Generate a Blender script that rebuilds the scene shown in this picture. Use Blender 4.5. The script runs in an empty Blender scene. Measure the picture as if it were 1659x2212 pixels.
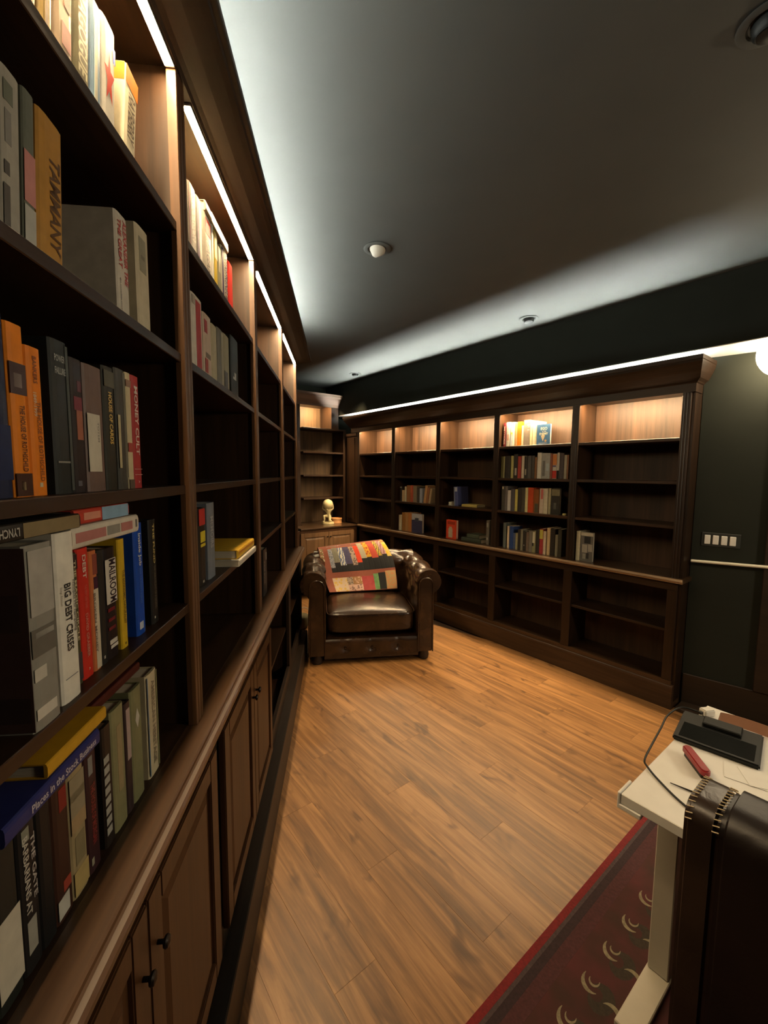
import bpy, bmesh, math, random
from mathutils import Matrix, Vector
random.seed(7)
S = bpy.context.scene
COL = S.collection

# ------------------------------------------------------------------ camera, world, exposure
cam_d = bpy.data.cameras.new('camera'); cam = bpy.data.objects.new('camera', cam_d); COL.objects.link(cam)
cam_d.sensor_fit = 'VERTICAL'; cam_d.sensor_height = 36.0; cam_d.sensor_width = 27.0
cam_d.lens = 924.04 / 2212 * 36.0
cam_d.clip_start = 0.02
RT = Vector((0.99996362, 0.00078125, 0.00849405)); UP = Vector((-0.0085299, 0.09158576, 0.99576066)); FW = Vector((0.0, 0.99579689, -0.09158909))
cm = Matrix((RT, UP, -FW)).transposed().to_4x4(); cm.translation = Vector((0, 0, 1.65))
cam.matrix_world = cm
S.camera = cam
W = bpy.data.worlds.new('world'); S.world = W; W.use_nodes = True
W.node_tree.nodes['Background'].inputs[0].default_value = (0.75, 0.85, 1.0, 1)
W.node_tree.nodes['Background'].inputs[1].default_value = 0.0
S.view_settings.view_transform = 'Standard'; S.view_settings.look = 'None'
S.view_settings.gamma = 1.0; S.view_settings.use_curve_mapping = False
S.view_settings.exposure = 0.0
S.cycles.max_bounces = 8
WARM = (1.0, 0.72, 0.40); COOL = (0.95, 1.0, 0.92); DOWN = (1.0, 0.74, 0.43)
E_LED = 370.0; E_LEDR = 980.0; E_UPL = 345.0; E_UPR = 500.0; E_GLOBE = 40.0; E_FILL = 112.0; P_SPOT = 120.0

# ------------------------------------------------------------------ frames: s along the wall, o out into the room, z up
class Frame:
    def __init__(self, th, D, left):
        d = Vector((math.sin(th), math.cos(th), 0))
        n = Vector((-math.cos(th), math.sin(th), 0)) if left else Vector((math.cos(th), -math.sin(th), 0))
        self.sx = -1 if left else 1
        ex = d * self.sx; ey = -n; ez = Vector((0, 0, 1))
        self.M = Matrix((ex, ey, ez)).transposed().to_4x4(); self.M.translation = n * D
    def w(self, s, o, z=0.0):
        return self.M @ Vector((s * self.sx, o, z))
    def p(self, s, o, z):
        return Vector((s * self.sx, o, z))
TH1, TH2 = -0.10231, -0.66682
FL = Frame(TH1, 0.38, True)
FR = Frame(TH2, 3.3905, False)
ZC = 2.868

# ------------------------------------------------------------------ materials
MATS = {}
def new_mat(name):
    m = bpy.data.materials.new(name); m.use_nodes = True
    return m, m.node_tree.nodes, m.node_tree.links, m.node_tree.nodes['Principled BSDF']
def plain(name, col, rough=0.5, metal=0.0, var=0.12, scale=25.0, bump=0.0, coat=0.0, coords='Object', spec=0.5):
    if name in MATS: return MATS[name]
    m, N, L, B = new_mat(name)
    tc = N.new('ShaderNodeTexCoord'); nz = N.new('ShaderNodeTexNoise'); nz.inputs['Scale'].default_value = scale; nz.inputs['Detail'].default_value = 4
    L.new(tc.outputs[coords], nz.inputs['Vector'])
    r = N.new('ShaderNodeValToRGB'); a = [max(0, c * (1 - var)) for c in col[:3]]; b = [min(1, c * (1 + var)) for c in col[:3]]
    r.color_ramp.elements[0].position = 0.3; r.color_ramp.elements[1].position = 0.7
    r.color_ramp.elements[0].color = (*a, 1); r.color_ramp.elements[1].color = (*b, 1)
    L.new(nz.outputs['Fac'], r.inputs['Fac']); L.new(r.outputs['Color'], B.inputs['Base Color'])
    B.inputs['Roughness'].default_value = rough; B.inputs['Metallic'].default_value = metal; B.inputs['Coat Weight'].default_value = coat
    if bump:
        bp = N.new('ShaderNodeBump'); bp.inputs['Strength'].default_value = bump; bp.inputs['Distance'].default_value = 0.004
        L.new(nz.outputs['Fac'], bp.inputs['Height']); L.new(bp.outputs['Normal'], B.inputs['Normal'])
    B.inputs['Specular IOR Level'].default_value = spec
    MATS[name] = m
    return m
def wood(name, dark, light, axis='z', rough=0.42, fine=1.0, coat=0.0, seed=0.0):
    if name in MATS: return MATS[name]
    m, N, L, B = new_mat(name)
    tc = N.new('ShaderNodeTexCoord'); mp = N.new('ShaderNodeMapping')
    st = {'x': (1.2, 14, 14), 'y': (14, 1.2, 14), 'z': (14, 14, 1.2)}[axis]
    mp.inputs['Scale'].default_value = [v * fine for v in st]; mp.inputs['Location'].default_value = (seed, seed * 0.7, seed * 1.3)
    L.new(tc.outputs['Object'], mp.inputs['Vector'])
    n1 = N.new('ShaderNodeTexNoise'); n1.inputs['Scale'].default_value = 1.0; n1.inputs['Detail'].default_value = 6; n1.inputs['Roughness'].default_value = 0.6; n1.inputs['Distortion'].default_value = 0.9
    L.new(mp.outputs['Vector'], n1.inputs['Vector'])
    mp2 = N.new('ShaderNodeMapping'); mp2.inputs['Scale'].default_value = [v * fine * 6 if v > 5 else v * fine * 1.5 for v in st]
    L.new(tc.outputs['Object'], mp2.inputs['Vector'])
    n2 = N.new('ShaderNodeTexNoise'); n2.inputs['Scale'].default_value = 1.0; n2.inputs['Detail'].default_value = 3
    L.new(mp2.outputs['Vector'], n2.inputs['Vector'])
    mx = N.new('ShaderNodeMath'); mx.operation = 'MULTIPLY_ADD'; mx.inputs[1].default_value = 0.35
    L.new(n2.outputs['Fac'], mx.inputs[0]); ad = N.new('ShaderNodeMath'); ad.operation = 'MULTIPLY'; ad.inputs[1].default_value = 0.8
    L.new(n1.outputs['Fac'], ad.inputs[0]); L.new(ad.outputs[0], mx.inputs[2])
    r = N.new('ShaderNodeValToRGB'); r.color_ramp.elements[0].position = 0.42; r.color_ramp.elements[1].position = 0.74
    r.color_ramp.elements[0].color = (*dark, 1); r.color_ramp.elements[1].color = (*light, 1)
    L.new(mx.outputs[0], r.inputs['Fac']); L.new(r.outputs['Color'], B.inputs['Base Color'])
    B.inputs['Roughness'].default_value = rough; B.inputs['Specular IOR Level'].default_value = 0.35; B.inputs['Coat Weight'].default_value = coat; B.inputs['Coat Roughness'].default_value = 0.2
    bp = N.new('ShaderNodeBump'); bp.inputs['Strength'].default_value = 0.12; bp.inputs['Distance'].default_value = 0.002
    L.new(n2.outputs['Fac'], bp.inputs['Height']); L.new(bp.outputs['Normal'], B.inputs['Normal'])
    MATS[name] = m
    return m
def emit(name, col, strength):
    if name in MATS: return MATS[name]
    m, N, L, B = new_mat(name)
    B.inputs['Base Color'].default_value = (0.8, 0.8, 0.8, 1)
    B.inputs['Emission Color'].default_value = (*col, 1); B.inputs['Emission Strength'].default_value = strength
    MATS[name] = m
    return m
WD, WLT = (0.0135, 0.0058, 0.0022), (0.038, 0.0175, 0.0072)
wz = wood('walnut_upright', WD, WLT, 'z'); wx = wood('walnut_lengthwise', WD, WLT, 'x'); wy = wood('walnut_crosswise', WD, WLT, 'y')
bz = wood('walnut_back_board', (0.014, 0.0062, 0.0024), (0.058, 0.0270, 0.0118), 'z', 0.55, 0.55)
ledgew = wood('walnut_ledge_lit', (0.036, 0.0165, 0.007), (0.078, 0.038, 0.0165), 'x', 0.38, 1.0, 0.3)  # lit copy of the walnut for the nosing; strip light put into colour
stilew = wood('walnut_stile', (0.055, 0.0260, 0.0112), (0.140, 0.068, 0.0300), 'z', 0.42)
dz = wood('walnut_shaded_upright', (0.0085, 0.0038, 0.0015), (0.023, 0.0108, 0.0045), 'z'); dx = wood('walnut_shaded_lengthwise', (0.0085, 0.0038, 0.0015), (0.023, 0.0108, 0.0045), 'x')  # darker walnut copy; deep shade on the long bookcase put into colour
crownw = wood('walnut_crown_shaded', (0.0120, 0.0072, 0.0045), (0.022, 0.0135, 0.0085), 'x', 0.55)  # weaker strip light on the crown is put into this darker tone
doorw = wood('walnut_door', (0.040, 0.016, 0.005), (0.074, 0.030, 0.010), 'z', 0.45)
plinthw = wood('walnut_plinth', (0.012, 0.007, 0.004), (0.026, 0.015, 0.008), 'x', 0.5)
pages_m = None
def make_pages():
    m, N, L, B = new_mat('book_pages')
    tc = N.new('ShaderNodeTexCoord'); mp = N.new('ShaderNodeMapping'); mp.inputs['Scale'].default_value = (900, 3, 3)
    nz = N.new('ShaderNodeTexNoise'); nz.inputs['Scale'].default_value = 1.0
    L.new(tc.outputs['Object'], mp.inputs['Vector']); L.new(mp.outputs['Vector'], nz.inputs['Vector'])
    r = N.new('ShaderNodeValToRGB'); r.color_ramp.elements[0].color = (0.40, 0.34, 0.24, 1); r.color_ramp.elements[1].color = (0.62, 0.55, 0.42, 1)
    L.new(nz.outputs['Fac'], r.inputs['Fac']); L.new(r.outputs['Color'], B.inputs['Base Color']); B.inputs['Roughness'].default_value = 0.8
    return m
pages_m = make_pages()
def make_floor():
    m, N, L, B = new_mat('floor_plank')
    tc = N.new('ShaderNodeTexCoord'); oi = N.new('ShaderNodeObjectInfo'); cx = N.new('ShaderNodeCombineXYZ')
    mu = N.new('ShaderNodeMath'); mu.operation = 'MULTIPLY'; mu.inputs[1].default_value = 37.0; L.new(oi.outputs['Random'], mu.inputs[0])
    for i in range(3): L.new(mu.outputs[0], cx.inputs[i])
    va = N.new('ShaderNodeVectorMath'); va.operation = 'ADD'; L.new(tc.outputs['Object'], va.inputs[0]); L.new(cx.outputs[0], va.inputs[1])
    def nz(scale, det, dist, rough=0.55):
        mp = N.new('ShaderNodeMapping'); mp.inputs['Scale'].default_value = scale; L.new(va.outputs[0], mp.inputs['Vector'])
        n = N.new('ShaderNodeTexNoise'); n.inputs['Scale'].default_value = 1; n.inputs['Detail'].default_value = det; n.inputs['Distortion'].default_value = dist; n.inputs['Roughness'].default_value = rough
        L.new(mp.outputs['Vector'], n.inputs['Vector']); return n
    a = nz((1.3, 17, 17), 6, 0.8, 0.65); b = nz((2.5, 60, 60), 3, 0.3); c = nz((5.0, 11, 11), 2, 0.6)
    r = N.new('ShaderNodeValToRGB'); e = r.color_ramp.elements
    e[0].position = 0.36; e[0].color = (0.098, 0.044, 0.014, 1); e[1].position = 0.66; e[1].color = (0.310, 0.155, 0.055, 1)
    k = e.new(0.5); k.color = (0.180, 0.084, 0.027, 1)
    f = N.new('ShaderNodeMath'); f.operation = 'MULTIPLY_ADD'; f.inputs[1].default_value = 0.25; L.new(b.outputs['Fac'], f.inputs[0])
    g = N.new('ShaderNodeMath'); g.operation = 'MULTIPLY'; g.inputs[1].default_value = 0.8; L.new(a.outputs['Fac'], g.inputs[0]); L.new(g.outputs[0], f.inputs[2])
    L.new(f.outputs[0], r.inputs['Fac'])
    kn = N.new('ShaderNodeValToRGB'); kn.color_ramp.elements[0].position = 0.27; kn.color_ramp.elements[0].color = (0.50, 0.46, 0.42, 1); kn.color_ramp.elements[1].position = 0.38; kn.color_ramp.elements[1].color = (1, 1, 1, 1)
    L.new(c.outputs['Fac'], kn.inputs['Fac'])
    mm = N.new('ShaderNodeMix'); mm.data_type = 'RGBA'; mm.blend_type = 'MULTIPLY'; mm.inputs[0].default_value = 1.0
    L.new(r.outputs['Color'], mm.inputs[6]); L.new(kn.outputs['Color'], mm.inputs[7])
    hv = N.new('ShaderNodeHueSaturation'); mr = N.new('ShaderNodeMapRange'); mr.inputs[3].default_value = 0.94; mr.inputs[4].default_value = 1.06
    L.new(oi.outputs['Random'], mr.inputs[0]); L.new(mr.outputs[0], hv.inputs['Value']); L.new(mm.outputs[2], hv.inputs['Color'])
    L.new(hv.outputs['Color'], B.inputs['Base Color']); B.inputs['Roughness'].default_value = 0.42
    bp = N.new('ShaderNodeBump'); bp.inputs['Strength'].default_value = 0.1; bp.inputs['Distance'].default_value = 0.001; L.new(b.outputs['Fac'], bp.inputs['Height']); L.new(bp.outputs['Normal'], B.inputs['Normal'])
    return m
floor_m = make_floor()
def make_leather(name, d, l, rough=0.27, wr=0.18):
    m, N, L, B = new_mat(name)
    tc = N.new('ShaderNodeTexCoord'); n = N.new('ShaderNodeTexNoise'); n.inputs['Scale'].default_value = 7; n.inputs['Detail'].default_value = 5
    v = N.new('ShaderNodeTexVoronoi'); v.inputs['Scale'].default_value = 220; w2 = N.new('ShaderNodeTexNoise'); w2.inputs['Scale'].default_value = 16; w2.inputs['Detail'].default_value = 3; w2.inputs['Distortion'].default_value = 1.5
    for q in (n, v, w2): L.new(tc.outputs['Object'], q.inputs['Vector'])
    r = N.new('ShaderNodeValToRGB'); r.color_ramp.elements[0].position = 0.35; r.color_ramp.elements[1].position = 0.68
    r.color_ramp.elements[0].color = (*d, 1); r.color_ramp.elements[1].color = (*l, 1); L.new(n.outputs['Fac'], r.inputs['Fac']); L.new(r.outputs['Color'], B.inputs['Base Color'])
    B.inputs['Roughness'].default_value = rough; B.inputs['Specular IOR Level'].default_value = 0.5
    b1 = N.new('ShaderNodeBump'); b1.inputs['Strength'].default_value = 0.1; b1.inputs['Distance'].default_value = 0.001; L.new(v.outputs['Distance'], b1.inputs['Height'])
    b2 = N.new('ShaderNodeBump'); b2.inputs['Strength'].default_value = wr; b2.inputs['Distance'].default_value = 0.01; L.new(w2.outputs['Fac'], b2.inputs['Height']); L.new(b1.outputs['Normal'], b2.inputs['Normal'])
    L.new(b2.outputs['Normal'], B.inputs['Normal'])
    return m
leather = make_leather('brown_leather', (0.013, 0.0062, 0.003), (0.036, 0.0172, 0.0078))
leather_dark = make_leather('dark_leather', (0.007, 0.004, 0.0035), (0.014, 0.008, 0.0065), 0.42, 0.15)
leather_gus = make_leather('dark_leather_gusset', (0.020, 0.012, 0.008), (0.036, 0.021, 0.014), 0.34, 0.15)
wall_m = plain('green_black_paint', (0.0150, 0.0165, 0.0120), 0.8, var=0.06, scale=6, bump=0.02, spec=0.15)
ceil_m = plain('ceiling_paint', (0.052, 0.0545, 0.049), 0.7, var=0.04, scale=5)
white_lam = plain('white_laminate', (0.62, 0.60, 0.55), 0.4, var=0.03)
white_met = plain('white_metal_dimmed', (0.40, 0.365, 0.29), 0.45, var=0.03)  # dimmed base tone; shade on the desk leg is put into it
black_pl = plain('black_plastic', (0.007, 0.008, 0.007), 0.45, var=0.1, spec=0.3)
white_pl = plain('white_plastic', (0.62, 0.60, 0.55), 0.4, var=0.04)
metal_d = plain('dark_bronze', (0.020, 0.014, 0.010), 0.4, metal=0.7)
alu = plain('aluminium', (0.5, 0.5, 0.5), 0.4, metal=0.9)
warm_ledr = emit('warm_led_long', WARM, E_LEDR); warm_led = emit('warm_led', WARM, E_LED); cool_l = emit('cool_led_long', COOL, E_UPL); cool_r = emit('cool_led_cove', COOL, E_UPR); globe_e = emit('globe_glow', (1.0, 0.80, 0.52), E_GLOBE)

# ------------------------------------------------------------------ mesh helpers
class MB:
    def __init__(self): self.v = []; self.f = []
    def add(self, vs, fs):
        n = len(self.v); self.v += [tuple(x) for x in vs]; self.f += [tuple(i + n for i in q) for q in fs]; return self
    def box(self, x0, x1, y0, y1, z0, z1, M=None):
        x0, x1 = min(x0, x1), max(x0, x1); y0, y1 = min(y0, y1), max(y0, y1); z0, z1 = min(z0, z1), max(z0, z1)
        vs = [Vector(c) for c in ((x0, y0, z0), (x1, y0, z0), (x1, y1, z0), (x0, y1, z0), (x0, y0, z1), (x1, y0, z1), (x1, y1, z1), (x0, y1, z1))]
        if M is not None: vs = [M @ c for c in vs]
        return self.add(vs, [(0, 3, 2, 1), (4, 5, 6, 7), (0, 1, 5, 4), (1, 2, 6, 5), (2, 3, 7, 6), (3, 0, 4, 7)])
    def prism(self, poly, a, b, fn):
        """poly: list of 2-D points; fn(p, t) -> 3-D point; extruded from t=a to t=b, capped"""
        n = len(poly); vs = [fn(q, a) for q in poly] + [fn(q, b) for q in poly]
        fs = [(i, (i + 1) % n, n + (i + 1) % n, n + i) for i in range(n)] + [tuple(range(n - 1, -1, -1)), tuple(range(n, 2 * n))]
        return self.add(vs, fs)
    def tube(self, pts, r, n=8, cap=True):
        pts = [Vector(q) for q in pts]; vs = []; fs = []; up = Vector((0.123, 0.456, 0.88)).normalized(); k = len(pts)
        for i, q in enumerate(pts):
            t = (pts[min(i + 1, k - 1)] - pts[max(i - 1, 0)]).normalized(); a = t.cross(up).normalized(); b = t.cross(a).normalized()
            rr = r[i] if isinstance(r, (list, tuple)) else r
            vs += [q + (a * math.cos(2 * math.pi * j / n) + b * math.sin(2 * math.pi * j / n)) * rr for j in range(n)]
        for i in range(k - 1):
            for j in range(n): fs.append((i * n + j, i * n + (j + 1) % n, (i + 1) * n + (j + 1) % n, (i + 1) * n + j))
        if cap: fs += [tuple(range(n - 1, -1, -1)), tuple((k - 1) * n + j for j in range(n))]
        return self.add(vs, fs)
    def lathe(self, prof, n=24, M=None):
        vs = []; fs = []; k = len(prof)
        for r, z in prof: vs += [Vector((r * math.cos(2 * math.pi * j / n), r * math.sin(2 * math.pi * j / n), z)) for j in range(n)]
        if M is not None: vs = [M @ q for q in vs]
        for i in range(k - 1):
            for j in range(n): fs.append((i * n + j, i * n + (j + 1) % n, (i + 1) * n + (j + 1) % n, (i + 1) * n + j))
        if prof[0][0] > 1e-6: fs.append(tuple(range(n - 1, -1, -1)))
        if prof[-1][0] > 1e-6: fs.append(tuple((k - 1) * n + j for j in range(n)))
        return self.add(vs, fs)
    def grid(self, fn, nu, nv, flip=False):
        vs = [fn(i / nu, j / nv) for j in range(nv + 1) for i in range(nu + 1)]; fs = []
        for j in range(nv):
            for i in range(nu):
                q = (j * (nu + 1) + i, j * (nu + 1) + i + 1, (j + 1) * (nu + 1) + i + 1, (j + 1) * (nu + 1) + i)
                fs.append(q[::-1] if flip else q)
        return self.add(vs, fs)
    def mesh(self, name, mat, smooth=False, bevel=0.0, seg=1, weld=False, fix=True):
        me = bpy.data.meshes.new(name); me.from_pydata(self.v, [], self.f)
        bm = bmesh.new(); bm.from_mesh(me)
        if weld: bmesh.ops.remove_doubles(bm, verts=bm.verts, dist=1e-5)
        if fix: bmesh.ops.recalc_face_normals(bm, faces=bm.faces)
        if bevel > 0:
            ed = [e for e in bm.edges if e.is_manifold and e.calc_face_angle(0) > 0.6]
            bmesh.ops.bevel(bm, geom=ed, offset=bevel, segments=seg, affect='EDGES', clamp_overlap=True)
        if smooth:
            for q in bm.faces: q.smooth = True
        bm.to_mesh(me); bm.free()
        if smooth:
            try: me.set_sharp_from_angle(angle=math.radians(40 if smooth is True else smooth))
            except Exception: pass
        me.materials.append(mat)
        return me
    def build(self, name, mat, parent=None, M=None, smooth=False, bevel=0.0, seg=1, weld=False):
        return link(name, self.mesh(name, mat, smooth, bevel, seg, weld), parent, M)
def link(name, me, parent=None, M=None):
    o = bpy.data.objects.new(name, me); COL.objects.link(o)
    if parent is not None: o.parent = parent
    if M is not None: o.matrix_local = M
    return o
def thing(name, label, cat, M=None, group=None):
    o = bpy.data.objects.new(name, None); o.empty_display_size = 0.05; COL.objects.link(o)
    if M is not None: o.matrix_world = M
    return tag(o, label, cat, group)
def tag(o, label, cat, group=None):
    o['label'] = label; o['category'] = cat
    if group: o['group'] = group
    return o
def struct(o, label=None):
    o['kind'] = 'structure'
    if label: o['label'] = label
    return o
def T(x, y, z): return Matrix.Translation((x, y, z))
def RZ(a): return Matrix.Rotation(a, 4, 'Z')
def RX(a): return Matrix.Rotation(a, 4, 'X')
def RY(a): return Matrix.Rotation(a, 4, 'Y')
def fbox(F, s0, s1, o0, o1, z0, z1, mb=None):
    mb = mb or MB(); return mb.box(s0 * F.sx, s1 * F.sx, o0, o1, z0, z1)

# ------------------------------------------------------------------ room shell
def RW(s, o, z=0): return FR.w(s, o, z)
S_END = 5.56; O_BACK = -0.32
cornerA = RW(S_END, O_BACK)
# left wall line: FL o=-0.30 ; end wall line: FR s=S_END
e2 = Vector((math.sin(TH2), math.cos(TH2), 0)); n2 = Vector((math.cos(TH2), -math.sin(TH2), 0))
e1 = Vector((math.sin(TH1), math.cos(TH1), 0)); n1 = Vector((-math.cos(TH1), math.sin(TH1), 0))
# point on left wall with e2.p = S_END
lp0 = n1 * 0.68; t = (S_END - lp0.dot(e2)) / e1.dot(e2); cornerB = lp0 + e1 * t
cornerC = FL.w(-2.6, -0.30)
th3 = math.radians(-50); dv3 = Vector((-math.sin(th3), -math.cos(th3), 0)); cornerF = RW(1.0, O_BACK); cornerE = cornerF + dv3 * 4.2
cornerD = cornerE + (e1 * -1.0) * 3.0
def wall(name, a, b, z0=0.0, z1=ZC, mat=None, th=0.1):
    a = Vector(a); b = Vector(b); d = (b - a).normalized(); nrm = Vector((d.y, -d.x, 0))
    ctr = Vector((0.6, 2.0, 0))
    if (ctr - a).dot(nrm) > 0: nrm = -nrm
    mb = MB(); vs = [a, b, b + nrm * th, a + nrm * th]
    mb.add([(q.x, q.y, z0) for q in vs] + [(q.x, q.y, z1) for q in vs], [(0, 3, 2, 1), (4, 5, 6, 7), (0, 1, 5, 4), (1, 2, 6, 5), (2, 3, 7, 6), (3, 0, 4, 7)])
    return struct(mb.build(name, mat or wall_m))
wall('wall_end', cornerA, cornerB); wall('wall_left', cornerB, cornerC); wall('wall_long', RW(S_END, O_BACK), cornerF)
cornerW = RW(0.998, -0.15); wall('wall_right', cornerW, cornerW + dv3 * 4.0); wall('wall_back', cornerE, cornerD); wall('wall_rear', cornerD, cornerC)
poly = [cornerA, cornerB, cornerC, cornerD, cornerE, cornerF]
mb = MB(); mb.add([(q.x, q.y, ZC) for q in poly] + [(q.x, q.y, ZC + 0.08) for q in poly], [tuple(range(6)), tuple(range(11, 5, -1))] + [(i, (i + 1) % 6, 6 + (i + 1) % 6, 6 + i) for i in range(6)])
struct(mb.build('ceiling', ceil_m))
mb = MB(); mb.add([(q.x, q.y, -0.012) for q in poly] + [(q.x, q.y, -0.1) for q in poly], [tuple(range(6)), tuple(range(11, 5, -1))] + [(i, (i + 1) % 6, 6 + (i + 1) % 6, 6 + i) for i in range(6)])
floor = struct(mb.build('floor', plain('floor_underlay', (0.05, 0.025, 0.01), 0.8)))
# floor planks, parallel to the long bookcase, clipped to the room outline
def clip_poly(pts, a, b, inside):
    out = []
    for i in range(len(pts)):
        p, q = pts[i], pts[(i + 1) % len(pts)]
        dp = (b[0] - a[0]) * (p[1] - a[1]) - (b[1] - a[1]) * (p[0] - a[0]); dq = (b[0] - a[0]) * (q[1] - a[1]) - (b[1] - a[1]) * (q[0] - a[0])
        dp *= inside; dq *= inside
        if dp >= 0: out.append(p)
        if (dp >= 0) != (dq >= 0):
            u = dp / (dp - dq); out.append((p[0] + (q[0] - p[0]) * u, p[1] + (q[1] - p[1]) * u))
    return out
MRi = FR.M.inverted()
room2 = [(MRi @ q) for q in poly]; room2 = [(q.x, q.y) for q in room2]
area = sum(room2[i][0] * room2[(i + 1) % 6][1] - room2[(i + 1) % 6][0] * room2[i][1] for i in range(6)); sgn = 1 if area > 0 else -1
PW, PL, G = 0.165, 1.22, 0.00008
row = 0; o = -0.05; nplank = 0
while o < 6.2:
    s = -1.6 + (row * 0.47) % PL - PL
    while s < 5.6:
        pts = [(s + G, o + G), (s + PL - G, o + G), (s + PL - G, o + PW - G), (s + G, o + PW - G)]
        for i in range(6):
            if len(pts) < 3: break
            pts = clip_poly(pts, room2[i], room2[(i + 1) % 6], sgn)
        if len(pts) >= 3:
            cx = sum(q[0] for q in pts) / len(pts); cy = sum(q[1] for q in pts) / len(pts)
            wpt = RW(cx, cy)
            if wpt.y > -0.4 and nplank < 290:
                mb = MB(); n = len(pts); e = 0.0004
                loc = [(q[0] - cx, q[1] - cy) for q in pts]
                ins = [(q[0] - math.copysign(min(e, abs(q[0])), q[0]), q[1] - math.copysign(min(e, abs(q[1])), q[1])) for q in loc]
                mb.add([(x, y, -0.012) for x, y in loc] + [(x, y, -0.0012) for x, y in loc] + [(x, y, 0.0) for x, y in ins],
                       [(i, (i + 1) % n, n + (i + 1) % n, n + i) for i in range(n)] + [(n + i, n + (i + 1) % n, 2 * n + (i + 1) % n, 2 * n + i) for i in range(n)] + [tuple(range(2 * n, 3 * n)), tuple(range(n - 1, -1, -1))])
                mb.build('plank', floor_m, floor, FR.M @ T(cx, cy, 0)); nplank += 1
        s += PL
    o += PW; row += 1
# bulkhead above the long bookcase
OB, ZB = 0.12, 2.443
bulk = struct(fbox(FR, -2.2, S_END - 0.005, O_BACK + 0.002, OB, ZB, ZC - 0.001).build('trim_1', wall_m, None, FR.M), 'dark green boxed bulkhead along the ceiling')
struct(fbox(FR, -2.2, S_END - 0.3, O_BACK + 0.003, OB - 0.002, ZB - 0.006, ZB - 0.0005).build('trim_4', white_lam, None, FR.M), 'pale board added under the bulkhead to catch the strip light')  # added pale reflector, brightens the cove light line under the bulkhead
# low dark slab, baseboard and rail on the right-hand wall
MW3 = Matrix((dv3, Vector((-dv3.y, dv3.x, 0)), Vector((0, 0, 1)))).transposed().to_4x4(); MW3.translation = RW(0.998, -0.15)
if (MW3 @ Vector((0, 1, 0)) - RW(0.998, -0.15)).dot(Vector((0, 0, 0)) - RW(0.998, -0.15)) < 0:
    MW3 = Matrix((-dv3, Vector((dv3.y, -dv3.x, 0)), Vector((0, 0, 1)))).transposed().to_4x4(); MW3.translation = RW(0.998, -0.15); W3 = -1
else: W3 = 1
def w3box(a, b, y0, y1, z0, z1): return MB().box(a * W3, b * W3, y0, y1, z0, z1)
struct(w3box(0.005, 3.9, 0.001, 0.02, 0.0005, 0.235).build('baseboard_right', plinthw, None, MW3, bevel=0.003))
rail_m = plain('pale_rail_paint', (0.66, 0.61, 0.48), 0.3, var=0.03)
rail = MB(); rail.prism([(0.0345, -0.009), (0.050, -0.009), (0.056, 0.0), (0.050, 0.009), (0.0345, 0.009)], 0.0, 1.0, lambda q, t: Vector(((0.004 + 2.4 * t) * W3, q[0], 1.058 + 0.08 * t + q[1])))
struct(rail.build('trim_2', rail_m, None, MW3, bevel=0.002), 'pale chair rail on the dark green wall')
struct(fbox(FR, -1.2, 0.985, -0.30, 0.0, 0.0005, 0.028).build('trim_3', plinthw, None, FR.M, bevel=0.003), 'low dark wooden slab on the floor beside the long bookcase')
d = w3box(0.385, 0.485, 0.001, 0.034, 0.236, 2.05); d2_ = w3box(1.30, 1.40, 0.001, 0.034, 0.236, 2.05)
door = struct(d.build('door_1', plinthw, None, MW3, bevel=0.004), 'dark brown door casing')
MB().box(1.30 * W3, 1.40 * W3, 0.001, 0.034, 0.236, 2.05).build('jamb', plinthw, door, bevel=0.004)
MB().box(0.461 * W3, 1.299 * W3, 0.001, 0.018, 0.236, 2.05).build('door_panel', plinthw, door, bevel=0.004)
MB().box(0.36 * W3, 1.40 * W3, 0.001, 0.034, 2.051, 2.14).build('head', plinthw, door, bevel=0.004)
# four-gang light switch
sw = thing('light_switch', 'row of four pale light switches on the dark green wall', 'light switch', MW3)
MB().box(0.052 * W3, 0.262 * W3, 0.0005, 0.006, 1.165, 1.260).build('plate', plain('dark_plate', (0.012, 0.0135, 0.0105), 0.6), sw, bevel=0.002)
for k in range(4):
    a = 0.068 + k * 0.0455
    MB().box(a * W3, (a + 0.033) * W3, 0.0065, 0.012, 1.181, 1.243).build('rocker', white_pl, sw, bevel=0.003)
# wall globe lamps
def globe(tv, z, label, grp='globe wall lamps'):
    g = thing('globe_lamp', label, 'lamp', MW3 @ T(tv * W3, 0, z), grp)
    MB().lathe([(0.055, 0.001), (0.055, 0.012), (0.045, 0.018), (0.018, 0.022), (0.018, 0.06)], 24, RX(-math.pi / 2)).build('mount', metal_d, g, smooth=True)
    mb = MB(); R = 0.138; prof = [(max(1e-7, R * math.sin(math.pi * i / 16)), -R * math.cos(math.pi * i / 16)) for i in range(17)]
    mb.lathe(prof, 28, T(0, 0.06 + R, 0)).build('glass_globe', globe_e, g, smooth=True)
globe(0.395, 2.368, 'glowing round globe lamp on the dark green wall at the frame edge')

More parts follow.
